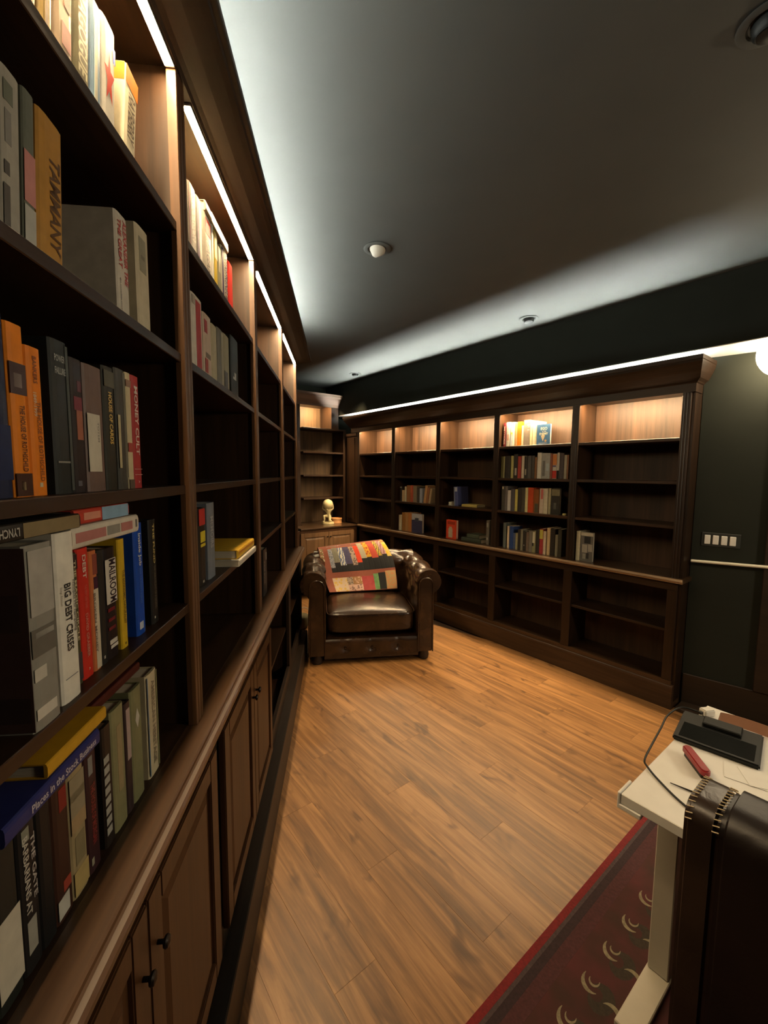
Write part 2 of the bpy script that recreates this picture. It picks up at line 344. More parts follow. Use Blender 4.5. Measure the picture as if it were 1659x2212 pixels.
# ------------------------------------------------------------------ downlights in the ceiling
def downlight(s, o, label, tilt=0.0, az=0.0, eye='dark', lit=0.0, aim=None):
    r = thing('downlight', label, 'ceiling light', FR.M @ T(s, o, ZC), 'recessed ceiling downlights')
    MB().lathe([(0.048, -0.001), (0.072, -0.001), (0.075, -0.004), (0.070, -0.007), (0.052, -0.006), (0.046, 0.0)], 28).build('trim_ring', ceil_m, r, smooth=True)
    MB().lathe([(0.047, -0.002), (0.044, 0.05), (0.0001, 0.05)], 24).build('recess_can', black_pl, r, smooth=True)
    E = RZ(az) @ RX(tilt)
    em = white_met if eye == 'white' else black_pl
    MB().lathe([(0.0001, -0.040), (0.030, -0.038), (0.038, -0.028), (0.042, 0.0), (0.036, 0.03), (0.0001, 0.034)], 24, T(0, 0, 0.004) @ E).build('eyeball', em, r, smooth=True)
    MB().lathe([(0.0001, -0.0415), (0.026, -0.0405), (0.028, -0.039)], 20, T(0, 0, 0.004) @ E).build('lens', white_pl if eye == 'white' else black_pl, r, smooth=True)
    if lit:
        ld = bpy.data.lights.new('downlight_bulb', 'SPOT'); ld.energy = lit; ld.color = DOWN; ld.spot_size = math.radians(70); ld.spot_blend = 0.6; ld.shadow_soft_size = 0.035
        lo = bpy.data.objects.new('downlight_bulb', ld); COL.objects.link(lo); lo.parent = r; lo.matrix_local = T(0, 0, -0.060) @ (aim if aim is not None else E)
    return r
downlight(1.96, 1.91, 'recessed ceiling downlight with tilted white eyeball near the tall bookcase', math.radians(38), math.radians(200), 'white')
def aim_at(s0, o0, s1, o1, z1):
    return Vector((s1 - s0, o1 - o0, z1 - ZC)).to_track_quat('-Z', 'Y').to_matrix().to_4x4()
downlight(2.05, 0.34, 'recessed downlight with dark eyeball above the middle of the long bookcase', math.radians(15), 0.6, lit=P_SPOT * 0.8, aim=aim_at(2.05, 0.34, 2.4, 1.2, 0.0))
downlight(4.5, 0.32, 'recessed downlight closest to the corner bookcase', math.radians(15), 0.6, lit=P_SPOT, aim=aim_at(4.5, 0.32, 5.15, 0.36, 1.15))
downlight(0.36, 1.8, 'recessed dark downlight at the top corner of the frame', 0, 0)

# ------------------------------------------------------------------ tall bookcase along the left wall
SK = lambda k: 1.181 + 0.907 * k          # right-hand (far) edge of stile k; k = -1..3
LSH = [2.245, 1.938, 1.614, 1.308]; LZ = 0.975; LT = 2.585; TH = 0.022
bc = thing('bookcase', 'tall dark walnut bookcase with glowing light strips under its crown', 'bookcase', FL.M)
fbox(FL, SK(-1) - 0.03, SK(3), -0.296, -0.286, LZ + 0.001, LT + 0.03).build('back_panel', bz, bc)
for k in range(-1, 4):
    e = SK(k)
    a, b = (e - 0.040, e - 0.010) if k < 3 else (e - 0.040, e)
    fbox(FL, a, b, -0.286, -0.0225, LZ + 0.001, LT + 0.03).build('upright', wz, bc)
    # fluted face stile
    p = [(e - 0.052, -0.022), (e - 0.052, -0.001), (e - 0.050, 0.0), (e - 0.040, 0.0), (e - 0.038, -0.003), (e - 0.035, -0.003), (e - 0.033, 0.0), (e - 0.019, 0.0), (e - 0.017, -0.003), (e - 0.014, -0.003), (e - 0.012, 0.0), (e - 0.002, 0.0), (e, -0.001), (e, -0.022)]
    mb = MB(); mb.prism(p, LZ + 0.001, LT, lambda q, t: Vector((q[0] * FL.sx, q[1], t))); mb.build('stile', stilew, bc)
    if k < 3:
        f = SK(k + 1)
        for z in LSH: fbox(FL, e - 0.0095, f - 0.0405, -0.2855, -0.010, z - TH, z).build('shelf', wx, bc, bevel=0.0015)
        fbox(FL, e - 0.0095, f - 0.0405, -0.2855, -0.022, LT + 0.008, LT + 0.03).build('top_board', wx, bc)
prof = [(-0.0215, LT + 0.0005), (0.004, LT + 0.0005), (0.010, LT + 0.006), (0.022, LT + 0.009), (0.060, LT + 0.013), (0.095, LT + 0.020), (0.110, LT + 0.024), (0.114, LT + 0.029), (0.125, LT + 0.030), (0.128, LT + 0.034), (0.128, LT + 0.048), (-0.0215, LT + 0.048)]
mb = MB(); mb.prism(prof, SK(-1) - 0.05, SK(3) + 0.02, lambda q, t: Vector((t * FL.sx, q[0], q[1]))); mb.build('crown', crownw, bc)
fbox(FL, SK(-1) - 0.03, SK(3), -0.296, -0.022, LT + 0.0305, LT + 0.045).build('roof_board', wx, bc)
BAYN = ['nearest bay', 'second bay', 'third bay', 'farthest bay']
for k in range(-1, 3):
    a, b = SK(k) + 0.048, SK(k + 1) - 0.056
    g = thing('light_strip', 'warm glowing light strip under the crown over the %s of the tall bookcase' % BAYN[k + 1], 'light strip', FL.M, 'warm light strips of the tall bookcase')
    fbox(FL, a, b, -0.0215, -0.0005, LT - 0.0055, LT - 0.0002).build('channel', alu, g)
    mb = fbox(FL, a + 0.004, b - 0.004, -0.0205, -0.0015, LT - 0.0061, LT - 0.0057)
    mb.build('diffuser', warm_led, g)
g = thing('cove_light', 'cool white strip light lying on top of the tall bookcase', 'light strip', FL.M)
fbox(FL, SK(-1) - 0.2 + 0.2, SK(3) - 0.12, 0.0, 0.016, LT + 0.0482, LT + 0.052).build('channel', alu, g)
fbox(FL, SK(-1), SK(3) - 0.12, 0.002, 0.014, LT + 0.0522, LT + 0.056).build('diffuser', cool_l, g)
# ledge (worktop) of the tall bookcase
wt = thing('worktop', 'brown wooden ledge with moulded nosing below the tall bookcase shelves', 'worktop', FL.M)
fbox(FL, SK(-1) - 0.05, SK(3) + 0.012, -0.290, -0.0265, LZ - 0.030, LZ).build('board', wx, wt)  # inner board in darker walnut: shade under the shelves put into colour
lw = MB()
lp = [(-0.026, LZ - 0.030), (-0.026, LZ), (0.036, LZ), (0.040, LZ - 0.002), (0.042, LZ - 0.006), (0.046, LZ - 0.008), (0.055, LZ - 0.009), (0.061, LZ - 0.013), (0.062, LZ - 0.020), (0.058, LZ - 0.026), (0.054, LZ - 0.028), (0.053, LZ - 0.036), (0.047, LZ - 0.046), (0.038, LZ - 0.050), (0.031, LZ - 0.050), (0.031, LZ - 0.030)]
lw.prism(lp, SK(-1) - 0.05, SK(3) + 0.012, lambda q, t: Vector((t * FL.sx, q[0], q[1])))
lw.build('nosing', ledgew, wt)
# base cabinets
def door_leaf(F, a, b, z0, z1, o, parent, mat, knob_at, name='door', style=0.055):
    """frame-and-panel door leaf; outer face at o"""
    mb = MB(); t = 0.020
    fbox(F, a, a + style, o - t, o, z0, z1, mb); fbox(F, b - style, b, o - t, o, z0, z1, mb)
    fbox(F, a + style, b - style, o - t, o, z0, z0 + style, mb); fbox(F, a + style, b - style, o - t, o, z1 - style, z1, mb)
    d = mb.build(name, mat, parent, bevel=0.003, seg=2)
    ia, ib, iz0, iz1 = a + style, b - style, z0 + style, z1 - style
    pm = MB()
    def ring(i, oo): return [F.p(ia + i, oo, iz0 + i), F.p(ib - i, oo, iz0 + i), F.p(ib - i, oo, iz1 - i), F.p(ia + i, oo, iz1 - i)]
    r = [ring(0.0005, o - 0.016), ring(0.0005, o - 0.010), ring(0.012, o - 0.011), ring(0.030, o - 0.004), ring(0.032, o - 0.003)]
    vs = [q for x in r for q in x]; fs = [(0, 1, 2, 3), tuple(16 + i for i in range(4))]
    for k in range(4): fs += [(4 * k + i, 4 * k + (i + 1) % 4, 4 * k + 4 + (i + 1) % 4, 4 * k + 4 + i) for i in range(4)]
    pm.add(vs, fs); pm.build('panel', mat, d)
    ks, kz = knob_at
    km = MB(); km.lathe([(0.004, 0.0), (0.004, 0.010), (0.010, 0.013), (0.0115, 0.017), (0.009, 0.021), (0.0001, 0.023)], 16, T(ks * F.sx, o, kz) @ RX(-math.pi / 2))
    km.build('knob', metal_d, d, smooth=True)
    return d
for k in range(-1, 3):
    a, b = SK(k), SK(k + 1)
    doors = k < 1
    c = thing('cabinet', ('walnut base cabinet with two panelled doors under the %s of the tall bookcase' if doors else 'dark open base cabinet under the %s of the tall bookcase') % BAYN[k + 1], 'cabinet', FL.M)
    zt = LZ - 0.0305; zb = 0.20
    cb = MB(); fbox(FL, a - 0.020, a - 0.001, -0.286, 0.006, zb, zt, cb); fbox(FL, b - 0.040, b - 0.021, -0.286, 0.006, zb, zt, cb)
    fbox(FL, a - 0.001, b - 0.040, -0.286, -0.276, zb, zt, cb); fbox(FL, a - 0.001, b - 0.040, -0.276, 0.006, zb, zb + 0.02, cb)
    cb.build('carcass', wz, c)
    fr = MB(); fbox(FL, a - 0.020, a + 0.03, 0.0065, 0.028, zb, zt, fr); fbox(FL, b - 0.07, b - 0.021, 0.0065, 0.028, zb, zt, fr)
    fbox(FL, a + 0.03, b - 0.07, 0.0065, 0.028, zb, 0.30, fr); fbox(FL, a + 0.03, b - 0.07, 0.0065, 0.028, 0.905, zt, fr)
    fr.build('face_frame', plinthw if not doors else plinthw, c, bevel=0.002)
    if doors:
        m = (a + b - 0.04) / 2
        door_leaf(FL, a + 0.018, m - 0.0015, 0.288, 0.912, 0.050, c, doorw, (m - 0.028, 0.80))
        door_leaf(FL, m + 0.0015, b - 0.058, 0.288, 0.912, 0.050, c, doorw, (m + 0.030, 0.80))
    else:
        fbox(FL, a - 0.0005, b - 0.0405, -0.275, 0.004, 0.56, 0.58).build('shelf', wx, c)
struct(fbox(FL, SK(-1) - 0.05, SK(3) - 0.02, -0.29, 0.078, 0.0005, 0.199).build('baseboard_left', plinthw, None, FL.M, bevel=0.004))

# ------------------------------------------------------------------ long bookcase on the right
RS = lambda k: 1.7787 + 0.7752 * k        # near edge of stile k (0..4); bay k+... runs from near to far
RSH = [1.905, 1.609, 1.300]; RT_ = 2.200; RZc = 0.938
UPR = [(1.020, 1.070)] + [(RS(k), RS(k) + 0.061) for k in range(4)] + [(RS(4) - 0.01, RS(4) + 0.04)]
rb = thing('bookcase', 'long low dark walnut bookcase with lit top compartments under the bulkhead', 'bookcase', FR.M)
fbox(FR, 1.0, 4.925, -0.315, -0.305, RZc + 0.001, RT_ + 0.13).build('back_panel', bz, rb)
for i, (a, b) in enumerate(UPR):
    p0, p1 = (a + 0.012, b - 0.012)
    if i == 0: p0, p1 = a - 0.018, a + 0.034
    if i == 5: p0, p1 = a + 0.006, b
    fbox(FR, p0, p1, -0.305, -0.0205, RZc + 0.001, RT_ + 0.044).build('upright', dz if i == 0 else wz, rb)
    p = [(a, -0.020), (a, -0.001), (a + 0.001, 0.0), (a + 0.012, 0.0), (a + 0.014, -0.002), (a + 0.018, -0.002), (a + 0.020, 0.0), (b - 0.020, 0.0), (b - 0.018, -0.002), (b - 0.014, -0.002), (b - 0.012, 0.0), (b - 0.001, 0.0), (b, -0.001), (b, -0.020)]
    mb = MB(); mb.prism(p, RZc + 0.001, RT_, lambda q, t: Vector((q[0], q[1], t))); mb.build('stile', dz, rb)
for i in range(5):
    a = UPR[i][1] - 0.0115 if i else UPR[0][0] + 0.0345; b = UPR[i + 1][0] + 0.0115 if i < 4 else UPR[5][0] + 0.0055
    for z in RSH: fbox(FR, a, b, -0.3045, -0.008, z - TH, z).build('shelf', wx, rb, bevel=0.0015)
    fbox(FR, a, b, -0.3045, -0.021, RT_ + 0.024, RT_ + 0.044).build('top_board', wx, rb)
    g = thing('light_strip', 'warm light strip in the %s top compartment of the long bookcase from the switches' % ['first', 'second', 'third', 'fourth', 'fifth'][i], 'light strip', FR.M, 'warm light strips of the long bookcase')
    fbox(FR, a + 0.03, b - 0.03, -0.0385, -0.0215, RT_ + 0.019, RT_ + 0.0235).build('channel', alu, g)
    fbox(FR, a + 0.035, b - 0.035, -0.0375, -0.0225, RT_ + 0.012, RT_ + 0.0187).build('diffuser', warm_ledr, g)
# cornice: fascia, cove and lip, with a mitred return at the near end
cp = [(-0.0195, RT_ + 0.0005), (0.004, RT_ + 0.0005), (0.006, RT_ + 0.055), (0.012, RT_ + 0.060), (0.016, RT_ + 0.068), (0.040, RT_ + 0.082), (0.085, RT_ + 0.115), (0.125, RT_ + 0.150), (0.138, RT_ + 0.165), (0.140, RT_ + 0.176), (0.149, RT_ + 0.180), (0.150, RT_ + 0.204), (0.138, RT_ + 0.204), (0.136, RT_ + 0.176), (-0.0195, RT_ + 0.176)]
mb = MB(); n = len(cp); vs = []
for st in range(3):
    for d, z in cp:
        q_ = min(d, 0.03) + max(0, d - 0.03) * 0.35; vs.append(FR.p(5.06, d, z) if st == 0 else FR.p(1.0 - q_, d, z) if st == 1 else FR.p(1.0 - q_, -0.13, z))
fs = [(st * n + i, st * n + (i + 1) % n, (st + 1) * n + (i + 1) % n, (st + 1) * n + i) for st in range(2) for i in range(n)] + [tuple(range(n - 1, -1, -1)), tuple(range(2 * n, 3 * n))]
mb.add(vs, fs); mb.build('cornice', dx, rb)
fbox(FR, 1.02, 4.92, O_BACK + 0.003, -0.02, RT_ + 0.13, RT_ + 0.150).build('roof_board', wx, rb)
g = thing('cove_light', 'cool white strip light glowing between the cornice and the bulkhead', 'light strip', FR.M)
fbox(FR, 0.98, 5.0, 0.098, 0.1175, RT_ + 0.1765, RT_ + 0.180).build('channel', alu, g)
fbox(FR, 0.98, 5.0, 0.103, 0.1165, RT_ + 0.1802, RT_ + 0.184).build('diffuser', cool_r, g)
# counter of the long bookcase
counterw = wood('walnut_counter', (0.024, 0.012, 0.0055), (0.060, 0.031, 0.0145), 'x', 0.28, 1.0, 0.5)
edge_hl = wood('walnut_edge_highlight', (0.16, 0.10, 0.055), (0.26, 0.165, 0.09), 'x', 0.3, 1.0, 0.4)  # bright edge highlight is put into the wood colour
ct = thing('worktop', 'long narrow dark counter with a highlight-coloured edge below the long bookcase', 'worktop', FR.M)
fbox(FR, 0.985, 4.868, -0.314, 0.0195, RZc - 0.030, RZc).build('board', counterw, ct)
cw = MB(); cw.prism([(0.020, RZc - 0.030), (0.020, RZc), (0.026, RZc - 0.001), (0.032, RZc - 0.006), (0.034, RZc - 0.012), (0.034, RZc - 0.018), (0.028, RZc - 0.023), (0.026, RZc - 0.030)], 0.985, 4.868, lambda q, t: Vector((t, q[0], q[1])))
cw.build('nosing', edge_hl, ct)
lb = thing('cabinet', 'low open dark shelving unit under the counter of the long bookcase', 'cabinet', FR.M)
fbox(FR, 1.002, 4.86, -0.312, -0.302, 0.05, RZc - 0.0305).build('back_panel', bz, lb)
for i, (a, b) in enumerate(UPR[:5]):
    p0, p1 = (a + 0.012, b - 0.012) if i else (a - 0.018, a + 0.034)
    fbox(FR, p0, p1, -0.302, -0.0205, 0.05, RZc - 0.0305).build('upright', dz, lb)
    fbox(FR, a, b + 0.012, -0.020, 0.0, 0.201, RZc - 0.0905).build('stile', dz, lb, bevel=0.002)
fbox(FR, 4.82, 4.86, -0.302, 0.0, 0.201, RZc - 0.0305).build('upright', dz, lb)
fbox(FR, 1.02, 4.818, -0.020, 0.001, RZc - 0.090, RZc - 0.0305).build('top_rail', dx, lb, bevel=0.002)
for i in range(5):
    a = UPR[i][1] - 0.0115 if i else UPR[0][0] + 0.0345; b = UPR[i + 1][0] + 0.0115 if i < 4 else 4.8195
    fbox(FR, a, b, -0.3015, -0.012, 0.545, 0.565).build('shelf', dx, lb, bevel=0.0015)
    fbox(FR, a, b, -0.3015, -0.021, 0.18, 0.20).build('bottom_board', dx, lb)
base = MB(); fbox(FR, 1.004, 4.88, -0.30, 0.008, 0.0005, 0.17, base)
base.prism([(0.008, 0.0005), (0.016, 0.0005), (0.016, 0.150), (0.013, 0.165), (0.008, 0.170)], 1.004, 4.88, lambda q, t: Vector((t, q[0], q[1])))
fbox(FR, 1.02, 4.88, -0.019, 0.004, 0.1702, 0.2005, base)
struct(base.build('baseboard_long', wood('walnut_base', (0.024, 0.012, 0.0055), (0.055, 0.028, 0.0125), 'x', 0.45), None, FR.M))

# ------------------------------------------------------------------ corner unit on the end wall (front faces along -s of the long wall)
MC = FR.M @ T(5.20, 0, 0) @ RZ(math.pi / 2)      # local x = o (room side), local y = away from the front? -> see cfun
# local axes of MC: x -> +o, y -> -s ; so y grows towards the viewer from the front plane s = 5.20
def cbox(x0, x1, d0, d1, z0, z1, mb=None):       # d: depth behind (positive) the front plane s = 5.20
    return (mb or MB()).box(x0, x1, -d0, -d1, z0, z1)
CSH = [2.250, 1.928, 1.612, 1.296]; CZ = 0.930; CL = 0.90
cu = thing('bookcase', 'dark walnut corner bookcase with a crown, standing on the end wall', 'bookcase', MC)
cbox(0.005, 0.69, 0.325, 0.335, CZ + 0.001, 2.56).build('back_panel', wood('corner_back_board', (0.050, 0.028, 0.011), (0.125, 0.070, 0.029), 'z', 0.55, 0.6), cu)
cbox(0.005, 0.030, 0.0205, 0.325, CZ + 0.001, 2.25 - 0.023).build('upright', wz, cu)
cbox(0.125, 0.232, 0.0205, 0.325, 2.2505, 2.56).build('upright', wz, cu)
MB().add([(0.79, -0.0205, CZ + 0.001), (0.81, -0.0205, CZ + 0.001), (0.70, -0.30, CZ + 0.001), (0.68, -0.30, CZ + 0.001), (0.79, -0.0205, 2.56), (0.81, -0.0205, 2.56), (0.70, -0.30, 2.56), (0.68, -0.30, 2.56)], [(0, 1, 2, 3), (4, 7, 6, 5), (0, 4, 5, 1), (1, 5, 6, 2), (2, 6, 7, 3), (3, 7, 4, 0)]).build('upright', wz, cu)
cbox(0.005, 0.044, 0.0, 0.020, CZ + 0.001, 2.25 - 0.023).build('stile', wz, cu, bevel=0.002)
cbox(0.125, 0.242, 0.0, 0.020, 2.2505, 2.54).build('stile', wz, cu, bevel=0.002)
cbox(0.72, 0.81, 0.0, 0.020, CZ + 0.001, 2.54).build('stile', wz, cu, bevel=0.002)
for z in CSH: cbox(0.0305 if z < 2.2 else 0.006, 0.675, 0.006 if z < 2.2 else 0.0, 0.3245, z - TH, z).build('shelf', wx, cu, bevel=0.0015)
cbox(0.2325, 0.675, 0.0205, 0.324, 2.560, 2.575).build('top_board', wx, cu)
ccp = [(0.02, 2.541), (-0.004, 2.541), (-0.006, 2.57), (-0.015, 2.578), (-0.030, 2.60), (-0.060, 2.635), (-0.085, 2.655), (-0.090, 2.668), (-0.100, 2.672), (-0.102, 2.700), (0.02, 2.700)]
mb = MB(); mb.prism(ccp, 0.1225, 0.86, lambda q, t: Vector((t, -q[0], q[1])))
mb.build('crown', wood('walnut_crown', (0.10, 0.062, 0.042), (0.16, 0.10, 0.07), 'x', 0.5), cu)
g = thing('light_strip', 'hidden warm light strip in the top compartment of the corner bookcase', 'light strip', MC)
cbox(0.27, 0.66, 0.0215, 0.0385, 2.556, 2.5595).build('channel', alu, g)
cbox(0.28, 0.65, 0.0225, 0.0375, 2.5490, 2.5558).build('diffuser', warm_ledr, g)
# panelled pilaster closing the end of the long bookcase above the counter
pl = thing('panel', 'raised dark wooden panel between the corner bookcase and the long bookcase', 'panel', FR.M)
fbox(FR, 4.9255, 5.195, -0.020, -0.004, CZ + 0.012, 2.195).build('board', wz, pl)
fbox(FR, 4.975, 5.150, -0.0038, 0.006, CZ + 0.06, 2.135).build('raised_field', wz, pl, bevel=0.005, seg=2)
fbox(FR, 4.93, 5.19, -0.0038, 0.012, 2.15, 2.192).build('cap_moulding', wz, pl, bevel=0.004)
# corner counter and cabinet with two doors
MCc = MC
cc = MB(); ccp2 = [(0.32, CZ - 0.03), (0.32, CZ), (-0.318, CZ), (-0.326, CZ - 0.004), (-0.328, CZ - 0.014), (-0.322, CZ - 0.024), (-0.315, CZ - 0.030)]
cc.prism(ccp2, 0.002, 0.69, lambda q, t: Vector((t, -q[0], q[1])))
cc.prism([(0.0, CZ - 0.03), (0.0, CZ), (-0.318, CZ), (-0.326, CZ - 0.004), (-0.328, CZ - 0.014), (-0.322, CZ - 0.024), (-0.315, CZ - 0.030)], 0.69, 0.89, lambda q, t: Vector((t, -q[0], q[1])))
tag(cc.build('worktop', counterw, None, MC), 'dark corner counter carrying the cream statue and the round box', 'worktop')
co = thing('cabinet', 'brown corner cabinet with two panelled doors behind the leather armchair', 'cabinet', MC)
cb = MB(); cbox(0.02, 0.04, -0.285, 0.30, 0.10, CZ - 0.031, cb); cbox(0.86, 0.88, -0.285, 0.0, 0.10, CZ - 0.031, cb); cbox(0.04, 0.70, 0.29, 0.30, 0.10, CZ - 0.031, cb); cbox(0.04, 0.70, -0.285, 0.29, 0.10, 0.12, cb)
cb.build('carcass', wz, co)
fr = MB(); cbox(0.02, 0.085, -0.305, -0.2855, 0.10, CZ - 0.031, fr); cbox(0.885, 0.94, -0.305, -0.2855, 0.10, CZ - 0.031, fr); cbox(0.085, 0.885, -0.305, -0.2855, CZ - 0.075, CZ - 0.031, fr); cbox(0.085, 0.885, -0.305, -0.2855, 0.10, 0.16, fr)
fr.build('face_frame', doorw, co, bevel=0.002)
class CF:
    sx = 1
    def p(self, s, o, z): return Vector((s, o, z))
CFi = CF()
cdoor = wood('corner_door', (0.085, 0.044, 0.019), (0.17, 0.092, 0.042), 'z', 0.45)
door_leaf(CFi, 0.078, 0.4835, 0.15, 0.862, 0.326, co, cdoor, (0.462, 0.80)); door_leaf(CFi, 0.4865, 0.892, 0.15, 0.862, 0.326, co, cdoor, (0.508, 0.80))
struct(cbox(0.02, 0.70, -0.27, 0.30, 0.0005, 0.099).build('baseboard_end', plinthw, None, MC))

# ------------------------------------------------------------------ lettering
_TX = {}
def text_mesh(txt):
    if txt in _TX: return _TX[txt]
    cu_ = bpy.data.curves.new('lettering', 'FONT'); cu_.body = txt; cu_.size = 1.0; cu_.resolution_u = 2; cu_.extrude = 0.0; cu_.offset = 0.022
    ob = bpy.data.objects.new('lettering', cu_); COL.objects.link(ob)
    dg = bpy.context.evaluated_depsgraph_get(); me = bpy.data.meshes.new_from_object(ob.evaluated_get(dg))
    bpy.data.objects.remove(ob); bpy.data.curves.remove(cu_)
    xs = [v.co.x for v in me.vertices]; ys = [v.co.y for v in me.vertices]
    vs = [(v.co.x - min(xs), v.co.y - min(ys)) for v in me.vertices]; fs = [tuple(q.vertices) for q in me.polygons]
    _TX[txt] = (vs, fs, max(xs) - min(xs), max(ys) - min(ys)); bpy.data.meshes.remove(me)
    return _TX[txt]
def ink(col, rough=0.5, metal=0.0):
    return plain('ink_%d_%d_%d' % tuple(int(c * 255) for c in col), col, rough, metal, var=0.03)
def lettering(txt, parent, org, ux, uy, length, height, col, name='title', metal=0.0):
    """txt as flat print: baseline start at org, along ux, letters rising along uy"""
    vs, fs, w, h = text_mesh(txt); ux = Vector(ux); uy = Vector(uy); org = Vector(org)
    mb = MB(); mb.add([org + ux * (x / w * length) + uy * (y / h * height) for x, y in vs], fs)
    me = mb.mesh(name, ink(col, 0.4, metal), fix=False)
    return link(name, me, parent)

# ------------------------------------------------------------------ books
def cover_mat(col, gloss=0.4):
    return plain('cover_%d_%d_%d' % tuple(int(round(c * 400)) for c in col), col, max(gloss, 0.45), var=0.10, scale=40, spec=0.22)
RED, BLK, WHT, CRM, NAVY, BLUE, YEL = (0.50, 0.02, 0.015), (0.012, 0.011, 0.011), (0.62, 0.60, 0.54), (0.55, 0.47, 0.32), (0.012, 0.018, 0.050), (0.01, 0.06, 0.42), (0.62, 0.40, 0.03)
GRY, OLV, TAN, BRN, ORG, DRED, PINK, LBL, DGR = (0.22, 0.21, 0.19), (0.20, 0.19, 0.10), (0.38, 0.28, 0.16), (0.14, 0.075, 0.04), (0.75, 0.18, 0.015), (0.16, 0.012, 0.014), (0.50, 0.22, 0.20), (0.25, 0.38, 0.52), (0.03, 0.032, 0.03)
def book_mesh(th, h, dp, cover, rounded=True):
    """local: x thickness (centred), spine towards +y at y=0, z up from 0"""
    b = 0.0022 if th > 0.016 else 0.0012; a = th / 2; sp = min(0.004, th * 0.14) if rounded else 0.0
    out = [(-a, -dp), (-a, -sp), (-a * 0.86, -sp * 0.35), (-a * 0.5, 0), (a * 0.5, 0), (a * 0.86, -sp * 0.35), (a, -sp), (a, -dp)]
    inn = [(a - b, -dp), (a - b, -sp - b), (-a + b, -sp - b), (-a + b, -dp)]
    mb = MB(); mb.prism(out + inn, 0.0, h, lambda q, t: Vector((q[0], q[1], t)))
    pg = MB(); pg.box(-a + b + 0.0002, a - b - 0.0002, -dp + 0.004, -sp - b - 0.0003, 0.003, h - 0.003)
    return mb, pg
NB = [0]
def book(M, th, h, dp, col, label, group, title=None, tcol=WHT, trange=(0.12, 0.7), tsize=0.55, toff=0.0, bands=(), extra=(), cat='book', gloss=0.4, side=None):
    """bands: (z0, z1, colour[, x0, x1]) printed plates on the spine, fractions of height / thickness; titles run from top to bottom"""
    mb, pg = book_mesh(th, h, dp, col)
    o = mb.build('book', cover_mat(col, gloss), None, M); o.matrix_world = M
    tag(o, label, cat, group)
    pg.build('pages', pages_m, o)
    e = 0.0004
    for bd in bands:
        z0, z1, c = bd[:3]; x0, x1 = (bd[3], bd[4]) if len(bd) > 3 else (-0.46, 0.46)
        MB().box(x0 * th, x1 * th, 0.0, e, z0 * h, z1 * h).build('spine_band', cover_mat(c), o); 
    titles = []
    if title: titles.append((title, tcol, trange, tsize, toff))
    titles += list(extra)
    for tt, tc, tr, ts, tf in titles:
        ln = (tr[1] - tr[0]) * h; ht = ts * th
        lettering(tt, o, (tf * th + ht / 2, 2 * e, h * (1 - tr[0])), (0, 0, -1), (-1, 0, 0), ln, ht, tc)
    if side:
        for (y0, y1, z0, z1, c) in side: MB().box(th / 2 * SXS[0], th / 2 * SXS[0] + e * SXS[0], -dp * y0, -dp * y1, z0 * h, z1 * h).build('cover_band', cover_mat(c), o)
    NB[0] += 1
    return o
SXS = [1]
def shelf_books(F, z, rows, group, osp):
    """rows: dicts with s0 (low-s edge), th, h ...; placed standing side by side; lean > 0 tips the head towards +s"""
    rows = sorted(rows, key=lambda r: r['s0'])
    for i, r in enumerate(rows):
        th = r['th']
        if i + 1 < len(rows): th = min(th, rows[i + 1]['s0'] - r['s0'] - 0.0008)
        lean = math.radians(r.get('lean', 0)); s = r['s0'] + th / 2; dp = r.get('dp', min(0.22, r['h'] * 0.7)); oo = r.get('o', osp)
        M = F.M @ T(s * F.sx, oo, z + 0.0004 + abs(math.sin(lean)) * th / 2) @ RY(lean * F.sx)
        SXS[0] = 1 if F.sx < 0 else -1
        kw = {k: v for k, v in r.items() if k not in ('s0', 'th', 'h', 'lean', 'dp', 'o', 'c', 'l')}
        book(M, th, r['h'], dp, r['c'], r['l'], group, **kw)
def lying(F, s0, ln, th, z, osp, dp, col, label, group, flip=False, **kw):
    """a book lying flat with its spine to the room; ln along the shelf"""
    if not flip: M = F.M @ T((s0 + (ln if F.sx < 0 else 0)) * F.sx, osp, z + th / 2 + 0.0004) @ RY(math.pi / 2)
    else: M = F.M @ T((s0 + (0 if F.sx < 0 else ln)) * F.sx, osp, z + th / 2 + 0.0004) @ RY(-math.pi / 2)
    return book(M, th, ln, dp, col, label, group, **kw)
def D(s0, th, h, c, l, **k): k.update(s0=s0, th=th, h=h, c=c, l=l); return k
TB = 'of the tall bookcase'
